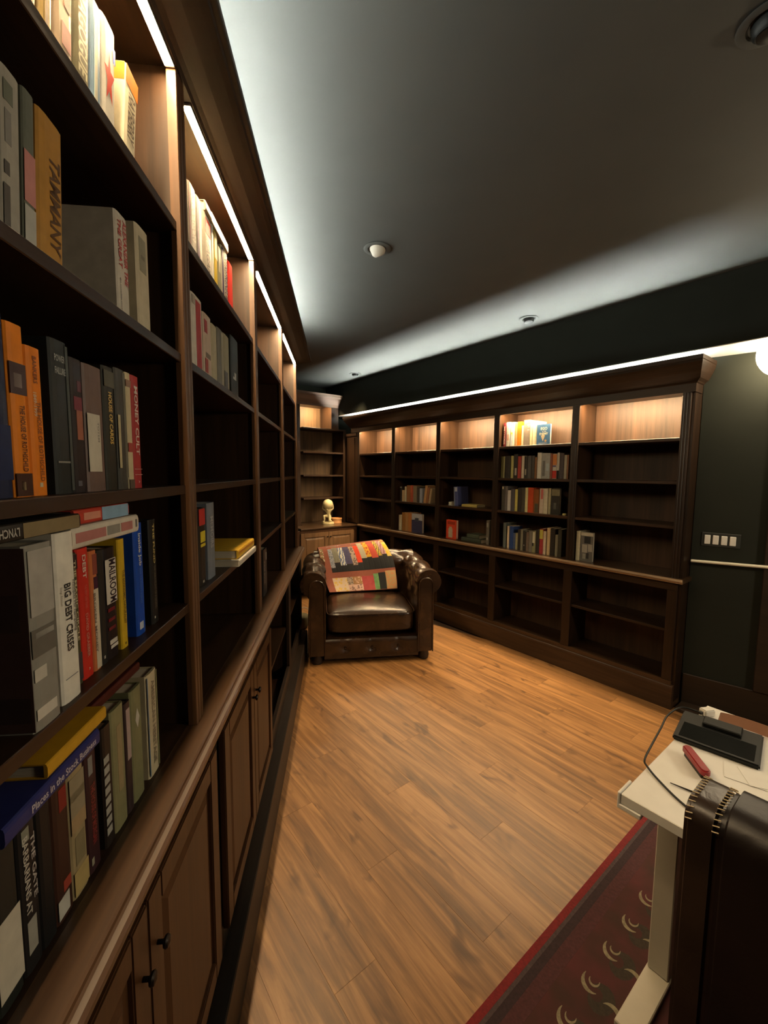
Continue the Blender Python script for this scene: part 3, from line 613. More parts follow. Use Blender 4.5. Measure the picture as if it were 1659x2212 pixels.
# --- nearest bay of the tall bookcase
G = 'books in the nearest bay of the tall bookcase, top shelf'
shelf_books(FL, LSH[0], [
 D(0.655, 0.030, 0.215, CRM, 'pale cream book at the frame corner, first on the top shelf of the tall bookcase', lean=5),
 D(0.690, 0.028, 0.222, (0.50, 0.36, 0.14), 'tan yellow book second on the top shelf of the tall bookcase', lean=5, bands=((0.02, 0.98, TAN, -0.1, 0.1),)),
 D(0.720, 0.046, 0.225, (0.58, 0.45, 0.32), 'cream book with red smudges on its spine, top shelf of the tall bookcase', lean=5, bands=((0.15, 0.3, PINK, -0.35, 0.1), (0.42, 0.56, (0.55, 0.16, 0.10), -0.35, 0.0), (0.68, 0.8, PINK, -0.3, 0.1))),
 D(0.768, 0.042, 0.224, (0.24, 0.22, 0.14), 'olive grey book titled DEMAGOGUE on the top shelf', lean=5, title='DEMAGOGUE', tcol=(0.62, 0.58, 0.36), trange=(0.10, 0.86), tsize=0.56),
 D(0.812, 0.032, 0.190, LBL, 'light blue book beside the white book with a red star', lean=5, bands=((0.08, 0.85, (0.62, 0.62, 0.52), -0.12, 0.16),)),
 D(0.846, 0.046, 0.196, WHT, 'white book with a big red star on its spine', lean=5, bands=((0.72, 0.86, BLUE, -0.46, -0.30),)),
 D(0.918, 0.050, 0.185, (0.60, 0.56, 0.42), 'cream book with orange top leaning, titled RAYBERRY', lean=9, bands=((0.80, 0.995, ORG, -0.47, 0.47),), title='RAYBERRY', tcol=(0.10, 0.07, 0.05), trange=(0.26, 0.78), tsize=0.5, side=((0.02, 0.98, 0.80, 0.995, ORG),)),
], G, -0.030)
# red star on the white book
star_parent = [o for o in COL.objects if o.get('label', '').startswith('white book with a big red star')][0]
mb = MB(); pts = []
for i in range(10):
    r = 1.0 if i % 2 == 0 else 0.42; a = math.pi / 2 + i * math.pi / 5
    pts.append((0.017 * r * math.cos(a), 0.0006, 0.098 + 0.050 * r * math.sin(a)))
mb.add([(0, 0.0006, 0.098)] + pts, [(0, 1 + i, 1 + (i + 1) % 10) for i in range(10)]); mb.build('red_star', cover_mat((0.55, 0.05, 0.03)), star_parent)
G = 'books in the nearest bay of the tall bookcase, second shelf'
shelf_books(FL, LSH[1], [
 D(0.596, 0.034, 0.205, (0.34, 0.32, 0.27), 'grey white book with dark blocks, first on the second shelf of the tall bookcase', lean=4, bands=((0.55, 0.75, GRY, 0.0, 0.3), (0.05, 0.3, (0.10, 0.09, 0.08), 0.1, 0.4), (0.36, 0.44, (0.10, 0.09, 0.08), 0.1, 0.35), (0.8, 0.92, (0.15, 0.16, 0.12), -0.1, 0.35))),
 D(0.634, 0.022, 0.208, (0.13, 0.14, 0.11), 'book with green grey, pink and white zones beside the orange brown one', lean=4, bands=((0.3, 0.62, PINK), (0.02, 0.28, (0.42, 0.42, 0.38)))),
 D(0.662, 0.054, 0.205, (0.42, 0.215, 0.045), 'orange brown book titled TAMMANY on the second shelf', lean=4, title='TAMMANY', tcol=(0.10, 0.045, 0.012), trange=(0.24, 0.90), tsize=0.42, toff=-0.12),
 D(0.876, 0.046, 0.190, (0.52, 0.48, 0.40), 'white book with red lettering and a wide bare grey cover', dp=0.20, title='ALEXANDER THE', tcol=(0.45, 0.05, 0.05), trange=(0.04, 0.66), tsize=0.30, toff=-0.2, extra=(('THE GREAT', (0.45, 0.05, 0.05), (0.06, 0.52), 0.26, 0.22), ('the complete story', (0.05, 0.04, 0.04), (0.62, 0.93), 0.10, 0.30))),
 D(0.958, 0.058, 0.212, (0.50, 0.44, 0.31), 'cream book with grey label, last on the second shelf of the nearest bay', dp=0.14, bands=((0.58, 0.90, (0.27, 0.25, 0.18), -0.2, 0.3), (0.70, 0.74, (0.18, 0.16, 0.12), -0.1, 0.2))),
], G, -0.030)
G = 'books in the nearest bay of the tall bookcase, third shelf'
shelf_books(FL, LSH[2], [
 D(0.545, 0.043, 0.225, NAVY, 'very dark navy book at the frame edge, third shelf of the tall bookcase', bands=((0.1, 0.4, (0.01, 0.02, 0.07)),)),
 D(0.590, 0.030, 0.219, (0.70, 0.21, 0.015), 'tall orange paperback with black photo band on its spine', bands=((0.60, 0.78, (0.06, 0.035, 0.035), -0.47, 0.47), (0.64, 0.72, (0.30, 0.24, 0.22), -0.2, 0.25), (0.004, 0.14, (0.05, 0.02, 0.012), -0.47, 0.47), (0.04, 0.09, (0.60, 0.45, 0.25), -0.05, 0.2)), title='THE HOUSE OF ROTHSCHILD', tcol=(0.10, 0.025, 0.005), trange=(0.46, 0.85), tsize=0.3, toff=-0.1),
 D(0.621, 0.030, 0.199, (0.70, 0.20, 0.015), 'shorter orange paperback without the photo band', title='THE HOUSE OF ROTHSCHILD', tcol=(0.20, 0.05, 0.005), trange=(0.36, 0.90), tsize=0.28, toff=-0.1, extra=(('BANKERS', (0.20, 0.05, 0.005), (0.06, 0.24), 0.26, 0.0), ('1849-1999', (0.62, 0.45, 0.30), (0.30, 0.46), 0.22, 0.1)), bands=((0.06, 0.09, CRM, -0.1, 0.1),)),
 D(0.671, 0.040, 0.224, (0.016, 0.019, 0.018), 'tall black book with silver lettering near its top', dp=0.16, bands=((0.02, 0.98, (0.06, 0.07, 0.065), -0.47, -0.32), (0.205, 0.217, (0.20, 0.20, 0.18), -0.3, 0.4))),
 D(0.713, 0.034, 0.208, (0.016, 0.010, 0.010), 'black book with a red and pink picture on its spine', bands=((0.40, 0.62, (0.30, 0.11, 0.07), -0.3, 0.15), (0.62, 0.72, (0.16, 0.03, 0.045), -0.3, 0.3), (0.76, 0.84, (0.10, 0.03, 0.04), -0.3, 0.0), (0.05, 0.09, (0.10, 0.10, 0.12), 0.0, 0.3))),
 D(0.751, 0.054, 0.208, (0.135, 0.085, 0.070), 'mauve brown book with a white paper sticker on its spine', bands=((0.16, 0.62, (0.52, 0.48, 0.39), -0.22, 0.46),), title='TOTEM', tcol=(0.22, 0.20, 0.17), trange=(0.44, 0.60), tsize=0.10, toff=-0.1),
 D(0.808, 0.036, 0.218, (0.020, 0.019, 0.012), 'black book with gold lettering HOUSE OF CARDS', title='HOUSE OF CARDS', tcol=(0.60, 0.40, 0.09), trange=(0.20, 0.62), tsize=0.32, bands=((0.84, 0.97, (0.07, 0.065, 0.04)),)),
 D(0.850, 0.034, 0.224, (0.05, 0.048, 0.04), 'charcoal book with a cream strip beside the gold lettered one', bands=((0.1, 0.98, (0.11, 0.105, 0.08), -0.46, -0.2), (0.18, 0.62, (0.42, 0.36, 0.22), 0.2, 0.46))),
 D(0.886, 0.021, 0.224, (0.50, 0.42, 0.26), 'thin cream book with red mark beside the red MONEY CULT', bands=((0.88, 0.94, (0.25, 0.15, 0.1)), (0.32, 0.40, (0.30, 0.05, 0.04)), (0.002, 0.08, (0.10, 0.07, 0.05)))),
 D(0.908, 0.034, 0.224, (0.34, 0.030, 0.032), 'red book titled MONEY CULT in white', title='MONEY CULT', tcol=(0.62, 0.55, 0.48), trange=(0.09, 0.70), tsize=0.42, extra=(('A', (0.6, 0.55, 0.48), (0.93, 0.955), 0.16, 0.0),), bands=((0.12, 0.125, (0.5, 0.3, 0.26)), (0.17, 0.175, (0.5, 0.3, 0.26)))),
], G, -0.030)
pb = [o for o in COL.objects if o.get('label', '').startswith('tall black book with silver')][0]
for i, tt in enumerate(('POWER', 'FAILURE')):
    lettering(tt, pb, (0.013, 0.0009, 0.193 - i * 0.018), (-1, 0, 0), (0, 0, 1), 0.024, 0.010, (0.30, 0.31, 0.28))
G = 'books in the nearest bay of the tall bookcase, fourth shelf'
shelf_books(FL, LSH[3], [
 D(0.568, 0.054, 0.246, (0.24, 0.23, 0.20), 'large photo book with grey spine and dark cover, left of BIG DEBT CRISES', dp=0.20, o=-0.012, side=((0.0, 0.99, 0.01, 0.99, (0.075, 0.040, 0.034)), (0.05, 0.3, 0.55, 0.75, (0.20, 0.13, 0.12)), (0.02, 0.9, 0.06, 0.2, (0.12, 0.08, 0.075))), bands=((0.62, 0.97, (0.36, 0.34, 0.30), -0.42, 0.40), (0.40, 0.55, (0.13, 0.12, 0.10), -0.4, 0.44), (0.27, 0.34, (0.50, 0.47, 0.40), 0.0, 0.42), (0.06, 0.12, (0.55, 0.52, 0.45), -0.3, 0.42), (0.5, 0.53, (0.5, 0.48, 0.42), -0.35, 0.3))),
 D(0.636, 0.044, 0.252, (0.68, 0.65, 0.56), 'big white book titled BIG DEBT CRISES', dp=0.21, o=-0.018, title='BIG DEBT CRISES', tcol=(0.03, 0.03, 0.03), trange=(0.30, 0.70), tsize=0.34, toff=0.02, bands=((0.14, 0.145, (0.2, 0.2, 0.2), -0.3, 0.35),), extra=(('Principles For Navigating', (0.12, 0.12, 0.11), (0.29, 0.60), 0.16, -0.30), ('Ray Dalio', (0.4, 0.38, 0.33), (0.31, 0.42), 0.10, 0.33))),
 D(0.682, 0.009, 0.216, (0.50, 0.47, 0.39), 'thin white booklet beside the big white BIG DEBT CRISES', bands=((0.38, 0.80, (0.14, 0.13, 0.12), -0.3, 0.4),)),
 D(0.692, 0.020, 0.212, (0.052, 0.052, 0.022), 'dark green book titled THE MAGIC CIRCLE', title='THE MAGIC CIRCLE', tcol=(0.55, 0.48, 0.30), trange=(0.05, 0.66), tsize=0.26, toff=-0.1, bands=((0.03, 0.24, (0.05, 0.04, 0.045)), (0.88, 0.99, (0.035, 0.018, 0.016)))),
 D(0.713, 0.031, 0.216, (0.52, 0.028, 0.016), 'bright red book titled DEBT', title='DEBT', tcol=(0.62, 0.50, 0.42), trange=(0.05, 0.23), tsize=0.30, extra=(('THE FIRST 5,000 YEARS', (0.56, 0.10, 0.07), (0.28, 0.46), 0.24, 0.0), ('DAVID GRAEBER', (0.55, 0.20, 0.15), (0.50, 0.84), 0.24, 0.0), ('A', (0.6, 0.5, 0.42), (0.92, 0.945), 0.12, 0.0))),
 D(0.745, 0.021, 0.207, (0.50, 0.15, 0.05), 'orange edged book with a white lower spine beside the red DEBT', bands=((0.01, 0.68, (0.55, 0.48, 0.36), -0.46, 0.2), (0.68, 0.78, (0.05, 0.012, 0.03), -0.46, 0.1), (0.80, 0.97, (0.24, 0.06, 0.04), -0.46, 0.15)), title='BROKEN MONEY', tcol=(0.16, 0.12, 0.10), trange=(0.35, 0.85), tsize=0.3, toff=0.12),
 D(0.768, 0.019, 0.204, (0.022, 0.020, 0.017), 'plain black paperback between the orange edged book and the MAILROOM', bands=((0.05, 0.075, (0.5, 0.45, 0.4), 0.0, 0.2),)),
 D(0.789, 0.038, 0.203, (0.014, 0.010, 0.011), 'black and white book titled THE MAILROOM', bands=((0.50, 0.90, (0.58, 0.54, 0.46), -0.46, 0.46), (0.13, 0.17, (0.55, 0.52, 0.45), -0.3, 0.35), (0.09, 0.12, (0.55, 0.52, 0.45), -0.35, 0.3), (0.43, 0.46, (0.15, 0.012, 0.018), -0.2, 0.4), (0.34, 0.37, (0.15, 0.012, 0.018), -0.2, 0.4), (0.26, 0.29, (0.13, 0.012, 0.018), -0.2, 0.4)), title='MAILROOM', tcol=(0.02, 0.012, 0.02), trange=(0.105, 0.495), tsize=0.58, toff=-0.12),
 D(0.838, 0.024, 0.212, (0.55, 0.36, 0.018), 'yellow book with dark lettering on the fourth shelf', title='THE ECONOMIC NATURALIST', tcol=(0.10, 0.07, 0.01), trange=(0.28, 0.78), tsize=0.34, toff=-0.05, bands=((0.03, 0.05, (0.15, 0.1, 0.02), -0.1, 0.1),)),
 D(0.902, 0.037, 0.234, (0.008, 0.060, 0.36), 'bright blue book titled Inside Job', title='Inside Job', tcol=(0.58, 0.58, 0.55), trange=(0.09, 0.38), tsize=0.40, extra=(('HOW THE FINANCE BUSINESS', (0.05, 0.14, 0.46), (0.40, 0.72), 0.2, 0.0),), bands=((0.05, 0.115, (0.42, 0.46, 0.52), -0.15, 0.3),)),
 D(0.972, 0.033, 0.234, (0.014, 0.013, 0.012), 'black book titled THE FUND in gold letters', title='THE FUND', tcol=(0.55, 0.42, 0.14), trange=(0.04, 0.42), tsize=0.26, toff=0.0, extra=(('THE UNRAVELING OF A LEGEND', (0.10, 0.085, 0.06), (0.44, 0.86), 0.3, 0.0),), bands=((0.05, 0.07, (0.55, 0.5, 0.42), 0.1, 0.25),)),
], G, -0.034)
wb = lying(FL, 0.686, 0.215, 0.034, LSH[3] + 0.2200, -0.024, 0.145, (0.58, 0.53, 0.44), 'thick white hardback with rounded spine lying across the standing books', G, bands=((0.12, 0.32, (0.42, 0.17, 0.15), -0.22, 0.25), (0.34, 0.54, (0.24, 0.23, 0.20), -0.22, 0.25), (0.56, 0.96, (0.42, 0.17, 0.15), -0.22, 0.25), (0.03, 0.06, (0.12, 0.11, 0.10), -0.25, 0.2)), gloss=0.3)
lying(FL, 0.705, 0.172, 0.024, LSH[3] + 0.2550, -0.030, 0.115, (0.46, 0.05, 0.03), 'flat red and light blue paperback on top of the white hardback', G, bands=((0.02, 0.55, (0.22, 0.36, 0.50), -0.47, 0.47), (0.58, 0.86, (0.60, 0.26, 0.18), -0.25, 0.25)))
lying(FL, 0.530, 0.172, 0.022, LSH[3] + 0.2530, -0.020, 0.115, (0.022, 0.018, 0.014), 'black paperback with tan panel and upside down lettering lying on the photo book', G, flip=True, bands=((0.30, 0.98, (0.22, 0.165, 0.085), -0.44, 0.44),), title='LYNCH', tcol=(0.42, 0.40, 0.36), trange=(0.74, 0.93), tsize=0.5)
G = 'books in the nearest bay of the tall bookcase, ledge'
shelf_books(FL, LZ, [
 D(0.470, 0.038, 0.215, (0.05, 0.048, 0.042), 'striped grey book at the frame edge standing on the ledge', bands=tuple((0.12 + 0.07 * i, 0.15 + 0.07 * i, (0.26, 0.25, 0.20), -0.4, 0.4) for i in range(9)) + ((0.02, 0.10, (0.40, 0.38, 0.33)),)),
 D(0.510, 0.042, 0.212, (0.016, 0.018, 0.015), 'black book with a large blank white sticker over its spine', bands=((0.08, 0.56, (0.50, 0.46, 0.37), -0.47, 0.47),)),
 D(0.554, 0.033, 0.214, (0.013, 0.012, 0.012), 'black book with two columns of white letters on the ledge', title='BARBARIANS AT', tcol=(0.45, 0.44, 0.38), trange=(0.10, 0.62), tsize=0.3, toff=0.15, extra=(('THE GATE', (0.40, 0.38, 0.36), (0.12, 0.55), 0.22, -0.25),), bands=((0.12, 0.34, (0.30, 0.29, 0.25), -0.2, 0.3), (0.86, 0.95, (0.22, 0.23, 0.18), -0.1, 0.3))),
 D(0.588, 0.030, 0.214, (0.009, 0.009, 0.009), 'plain jet black book on the ledge'),
 D(0.619, 0.038, 0.216, (0.040, 0.016, 0.010), 'dark brown book with a white label at its foot', bands=((0.03, 0.17, (0.46, 0.45, 0.40), -0.2, 0.46), (0.19, 0.27, (0.30, 0.05, 0.03), -0.35, 0.1), (0.78, 0.94, (0.20, 0.015, 0.012), -0.35, 0.1))),
 D(0.658, 0.040, 0.216, (0.30, 0.235, 0.125), 'tan book with an old photograph over its spine on the ledge', bands=((0.62, 0.92, (0.26, 0.22, 0.14), -0.46, 0.46), (0.74, 0.80, (0.40, 0.33, 0.20), -0.46, 0.46), (0.50, 0.62, (0.33, 0.23, 0.12), -0.46, 0.46), (0.24, 0.46, (0.20, 0.165, 0.09), -0.3, 0.3), (0.02, 0.20, (0.40, 0.30, 0.12), -0.46, 0.46))),
 D(0.700, 0.034, 0.212, (0.035, 0.013, 0.015), 'dark maroon book with red lettering on the ledge', title='THE HOUSE OF MORGAN', tcol=(0.22, 0.02, 0.02), trange=(0.28, 0.78), tsize=0.36, bands=((0.80, 0.95, (0.20, 0.20, 0.19), -0.1, 0.25), (0.06, 0.12, (0.28, 0.27, 0.20), 0.15, 0.35))),
 D(0.752, 0.031, 0.224, (0.018, 0.013, 0.010), 'black book with grey white checkered spine on the ledge', bands=tuple((0.10 + 0.085 * i, 0.16 + 0.085 * i, (0.33, 0.33, 0.29), -0.1, 0.44) for i in range(8))),
 D(0.784, 0.046, 0.236, (0.20, 0.19, 0.095), 'olive cream book beside the checkered black one', bands=((0.30, 0.85, (0.27, 0.21, 0.11), -0.2, 0.15),)),
 D(0.831, 0.024, 0.225, (0.035, 0.022, 0.022), 'dark purple book with a pale pink upper spine on the ledge', bands=((0.48, 0.94, (0.36, 0.27, 0.25), -0.3, 0.3),)),
 D(0.857, 0.046, 0.236, (0.17, 0.17, 0.085), 'olive green book with a white diamond on its spine'),
 D(0.926, 0.052, 0.234, (0.46, 0.40, 0.26), 'cream book with a blue edge, last on the ledge of the nearest bay', bands=((0.02, 0.98, (0.05, 0.11, 0.20), 0.40, 0.47), (0.02, 0.98, (0.18, 0.18, 0.09), -0.47, -0.36)), title='AMERICAN HERITAGE', tcol=(0.18, 0.15, 0.10), trange=(0.08, 0.9), tsize=0.3, toff=-0.05),
], G, -0.034)
db = [o for o in COL.objects if o.get('label', '').startswith('olive green book with a white diamond')][0]
MB().add([(-0.009, 0.0006, 0.170), (0.0, 0.0006, 0.150), (0.009, 0.0006, 0.170), (0.0, 0.0006, 0.192)], [(0, 1, 2, 3)]).build('white_diamond', cover_mat((0.48, 0.46, 0.40)), db)
lying(FL, 0.520, 0.205, 0.026, LZ + 0.2180, -0.022, 0.150, (0.022, 0.028, 0.130), 'flat dark blue book with white script lying over the ledge books', G, title='Places in the Stock Business', tcol=(0.46, 0.44, 0.50), trange=(0.22, 0.94), tsize=0.42)
lying(FL, 0.605, 0.150, 0.022, LZ + 0.2445, -0.026, 0.150, (0.52, 0.28, 0.015), 'flat golden yellow book lying on the dark blue one', G)
lying(FL, 0.7565, 0.200, 0.018, LZ + 0.2375, -0.060, 0.140, (0.075, 0.016, 0.010), 'flat dark red book lying across the olive books on the ledge', G)
# --- second bay of the tall bookcase
G = 'books in the second bay of the tall bookcase, top shelf'
shelf_books(FL, LSH[0], [
 D(1.215, 0.020, 0.225, CRM, 'thin cream book first on the top shelf of the second bay', dp=0.12, o=-0.10),
 D(1.290, 0.058, 0.195, (0.60, 0.55, 0.46), 'white book titled BLOODSPORT in the second bay', title='BLOODSPORT', tcol=(0.25, 0.20, 0.15), trange=(0.12, 0.80), tsize=0.5, bands=((0.01, 0.99, (0.45, 0.10, 0.18), 0.44, 0.48),)),
 D(1.352, 0.048, 0.196, (0.60, 0.56, 0.50), 'white book with a purple side beside BLOODSPORT', bands=((0.01, 0.97, (0.10, 0.045, 0.12), 0.1, 0.47),)),
 D(1.406, 0.094, 0.190, (0.62, 0.57, 0.46), 'wide white book titled REAGAN with a red square', title='REAGAN', tcol=(0.26, 0.22, 0.17), trange=(0.32, 0.92), tsize=0.38, bands=((0.72, 0.95, (0.45, 0.02, 0.02), -0.34, 0.22),)),
 D(1.502, 0.020, 0.196, WHT, 'thin plain white book between REAGAN and the yellow book'),
 D(1.524, 0.038, 0.192, (0.58, 0.42, 0.03), 'yellow book on the top shelf of the second bay', bands=((0.55, 0.97, (0.62, 0.55, 0.28), -0.4, 0.4),)),
 D(1.564, 0.048, 0.165, (0.26, 0.25, 0.16), 'olive grey book behind the yellow one in the second bay', bands=((0.5, 0.95, (0.45, 0.42, 0.32), -0.1, 0.3),)),
 D(1.614, 0.080, 0.190, (0.62, 0.58, 0.46), 'white book with dark purple side and bold lettering in the second bay', title='ENTREPRENEUR', tcol=(0.05, 0.03, 0.07), trange=(0.05, 0.9), tsize=0.5, toff=-0.15, bands=((0.01, 0.98, (0.05, 0.03, 0.09), 0.22, 0.46),)),
 D(1.702, 0.070, 0.180, (0.60, 0.030, 0.020), 'bright red book last on the top shelf of the second bay', gloss=0.25),
], G, -0.030)
lying(FL, 1.430, 0.265, 0.030, LSH[0] + 0.1968, -0.026, 0.140, (0.40, 0.30, 0.18), 'flat book with white shiny spine lying across the second bay books', G, bands=((0.02, 0.78, WHT, -0.46, 0.46),), gloss=0.3)
G = 'books in the second bay of the tall bookcase, second shelf'
shelf_books(FL, LSH[1], [
 D(1.284, 0.094, 0.210, (0.50, 0.46, 0.38), 'white book with a broad red stripe down its spine', bands=((0.01, 0.95, (0.33, 0.035, 0.035), -0.30, 0.16), (0.86, 0.97, (0.32, 0.28, 0.22), 0.2, 0.45))),
 D(1.386, 0.080, 0.192, (0.45, 0.35, 0.27), 'pale pink cream book with red patches on the second shelf', bands=((0.70, 0.90, (0.28, 0.04, 0.04), 0.05, 0.4), (0.08, 0.30, (0.30, 0.05, 0.04), 0.05, 0.4), (0.32, 0.40, (0.16, 0.13, 0.10), -0.3, 0.3))),
 D(1.470, 0.058, 0.186, (0.36, 0.32, 0.21), 'cream book beside the pink cream one, second bay'),
 D(1.537, 0.072, 0.196, (0.13, 0.125, 0.10), 'grey tan book in the second bay', bands=((0.02, 0.97, (0.25, 0.23, 0.16), -0.46, -0.05),)),
 D(1.612, 0.078, 0.200, (0.24, 0.22, 0.14), 'olive tan book with a dark foot in the second bay', bands=((0.0, 0.35, (0.06, 0.055, 0.045), -0.1, 0.46),)),
 D(1.715, 0.120, 0.226, (0.016, 0.018, 0.016), 'black book with a small white emblem, last on the second shelf', bands=((0.30, 0.42, (0.40, 0.40, 0.38), -0.1, 0.12), (0.30, 0.34, (0.40, 0.40, 0.38), 0.12, 0.3))),
], G, -0.030)
G = 'books in the second bay of the tall bookcase, fourth shelf'
shelf_books(FL, LSH[3], [
 D(1.285, 0.060, 0.232, (0.022, 0.018, 0.014), 'black book with red top and yellow block in the second bay', bands=((0.78, 0.99, (0.42, 0.03, 0.025)), (0.56, 0.70, (0.55, 0.46, 0.03), -0.44, 0.3), (0.50, 0.54, (0.55, 0.46, 0.03), -0.44, 0.3), (0.03, 0.06, (0.5, 0.48, 0.42), -0.1, 0.1))),
 D(1.372, 0.074, 0.242, (0.15, 0.17, 0.20), 'grey blue book titled MEMOIRS in the second bay', dp=0.2, title='MEMOIRS', tcol=(0.32, 0.34, 0.36), trange=(0.18, 0.60), tsize=0.4, gloss=0.35),
], G, -0.030)
lying(FL, 1.560, 0.300, 0.024, LSH[3], 0.020, 0.215, (0.52, 0.49, 0.42), 'flat white book under the yellow book in the second bay', G)
lying(FL, 1.575, 0.290, 0.032, LSH[3] + 0.0248, 0.012, 0.210, (0.56, 0.34, 0.03), 'flat yellow book lying on the white one in the second bay', G, bands=((0.05, 0.95, (0.52, 0.22, 0.03), -0.3, 0.0),))
shelf_books(FL, LZ, [D(2.311, 0.120, 0.255, (0.016, 0.016, 0.016), 'black book with pale lettering standing on the ledge of the third bay', title='SUPER BOOK', tcol=(0.22, 0.22, 0.20), trange=(0.25, 0.75), tsize=0.22, toff=0.25, bands=((0.74, 0.90, (0.42, 0.42, 0.40), -0.3, -0.15), (0.03, 0.62, (0.06, 0.06, 0.055), -0.32, -0.14)))], 'books in the third bay of the tall bookcase', -0.030)

# --- long bookcase. Numbers: high-s edge, thickness, height
def rshelf(z, items, group, osp=-0.05):
    shelf_books(FR, z, [D(s1 - th, th, h, c, l, **k) for (s1, th, h, c, l, k) in items], group, osp)
ORD = ['first', 'second', 'third', 'fourth', 'fifth', 'sixth', 'seventh', 'eighth', 'ninth', 'tenth', 'eleventh', 'twelfth', 'thirteenth', 'fourteenth', 'fifteenth', 'sixteenth', 'seventeenth', 'eighteenth', 'nineteenth']
def auto(z, data, where, group, osp=-0.05, start=0):
    items = []
    for i, q in enumerate(data):
        s1, th, h, c, nm = q[:5]; k = dict(q[5]) if len(q) > 5 else {}
        items.append((s1, th, h, c, '%s, %s from left, %s' % (nm, ORD[i + start], where), k))
    rshelf(z, items, group, osp)
LBC = 'the long bookcase'
auto(RSH[2], [(4.053, 0.033, 0.181, (0.03, 0.026, 0.022), 'black book with pale top', dict(bands=((0.9, 0.99, GRY),))), (4.018, 0.044, 0.137, TAN, 'short tan book'), (3.965, 0.025, 0.184, (0.40, 0.36, 0.25), 'thin cream book'),
 (3.931, 0.066, 0.200, (0.20, 0.09, 0.035), 'brown book'), (3.863, 0.048, 0.202, (0.28, 0.06, 0.03), 'reddish brown book', dict(bands=((0.55, 0.95, (0.5, 0.12, 0.06), 0.1, 0.3),))), (3.813, 0.063, 0.198, (0.16, 0.13, 0.09), 'grey brown book'), (3.748, 0.046, 0.180, (0.04, 0.035, 0.03), 'dark book'), (3.700, 0.046, 0.170, (0.22, 0.24, 0.28), 'blue grey book'),
 (3.635, 0.040, 0.205, (0.34, 0.20, 0.09), 'leaning tan book', dict(lean=-9)), (3.590, 0.030, 0.185, (0.22, 0.10, 0.05), 'leaning brown book', dict(lean=-9)), (3.552, 0.034, 0.172, (0.30, 0.22, 0.13), 'leaning light brown book', dict(lean=-9))],
 'third shelf, second bay, long bookcase', 'books in the second bay of the long bookcase, third shelf')
auto(RZc, [(4.074, 0.050, 0.189, (0.46, 0.40, 0.28), 'cream book'), (4.012, 0.058, 0.223, (0.24, 0.11, 0.03), 'brown book'), (3.951, 0.050, 0.227, (0.30, 0.16, 0.06), 'light brown book'), (3.899, 0.066, 0.226, (0.32, 0.13, 0.04), 'orange brown book')],
 'counter, second bay, long bookcase', 'books in the second bay of the long bookcase, counter')
def face_book(F, s0, w, h, dp, z, o, col, label, group, bands=(), lett=(), tilt=0.0):
    """book standing with its front cover towards the room"""
    M = F.M @ T((s0 + w / 2) * F.sx, o, z + 0.0004) @ RX(tilt)
    mb = MB(); b = 0.002
    mb.box(-w / 2, w / 2, -b, 0, 0, h); mb.box(-w / 2, w / 2, -dp, -dp + b, 0, h); mb.box(w / 2 * 1.0 - b, w / 2, -dp + b, -b, 0, h)
    ob = mb.build('book', cover_mat(col), None, M); ob.matrix_world = M; tag(ob, label, 'book', group)
    MB().box(-w / 2 + 0.003, w / 2 - b - 0.0003, -dp + b + 0.0002, -b - 0.0002, 0.003, h - 0.003).build('pages', pages_m, ob)
    for x0, x1, z0, z1, c in bands: MB().box(x0 * w, x1 * w, 0, 0.0005, z0 * h, z1 * h).build('cover_print', cover_mat(c), ob)
    for t, x0, x1, z0, z1, c in lett: lettering(t, ob, (-x0 * w, 0.0008, z0 * h), (-1, 0, 0), (0, 0, 1), (x1 - x0) * w, (z1 - z0) * h, c)
    return ob
face_book(FR, 3.644, 0.184, 0.228, 0.03, RZc, -0.05, (0.035, 0.035, 0.075), 'dark blue book with white sky facing out, second bay counter of the long bookcase', 'books in the second bay of the long bookcase, counter', bands=((-0.5, 0.5, 0.66, 0.995, (0.32, 0.33, 0.36)), (-0.18, 0.2, 0.60, 0.78, (0.06, 0.07, 0.10)), (-0.32, 0.34, 0.55, 0.67, (0.035, 0.035, 0.075))))
G = 'things on the third shelf, third bay of the long bookcase'
rshelf(RSH[2], [(3.150, 0.055, 0.205, (0.05, 0.06, 0.15), 'dark blue book standing alone, third bay of the long bookcase', dict(dp=0.17, bands=((0.02, 0.96, (0.12, 0.14, 0.20), 0.2, 0.46), (0.75, 0.97, (0.28, 0.30, 0.36), -0.4, 0.46)), lean=4))], G)
lying(FR, 3.180, 0.040, 0.040, RSH[2], -0.04, 0.12, (0.40, 0.40, 0.34), 'small pale block shaped book lying before the dark blue book', G)
lying(FR, 2.838, 0.205, 0.026, RSH[2], -0.05, 0.14, (0.34, 0.27, 0.08), 'flat mustard book lying beside the dark blue book, third bay', G)
G = 'things on the counter, third bay of the long bookcase'
face_book(FR, 3.108, 0.149, 0.204, 0.03, RZc, -0.05, (0.45, 0.05, 0.02), 'red book with a pale figure facing out on the counter, third bay', G, bands=((-0.12, 0.28, 0.06, 0.55, (0.36, 0.28, 0.20)), (-0.05, 0.2, 0.55, 0.64, (0.36, 0.28, 0.20)), (-0.35, 0.38, 0.76, 0.92, (0.24, 0.03, 0.015))))
lying(FR, 2.768, 0.259, 0.040, RZc, -0.04, 0.17, (0.035, 0.042, 0.030), 'flat dark green book lowest of the pair on the counter, third bay', G)
lying(FR, 2.800, 0.160, 0.040, RZc + 0.041, -0.05, 0.15, (0.05, 0.06, 0.04), 'smaller flat dark green book on top of the pair, third bay', G)
rshelf(RZc, [(2.713, 0.038, 0.245, (0.10, 0.09, 0.075), 'grey book with white spots standing by the stile, third bay counter', dict(bands=((0.72, 0.9, GRY, -0.2, 0.3), (0.2, 0.3, GRY, -0.2, 0.3))))], G)
WH = 'top shelf, fourth bay, long bookcase'
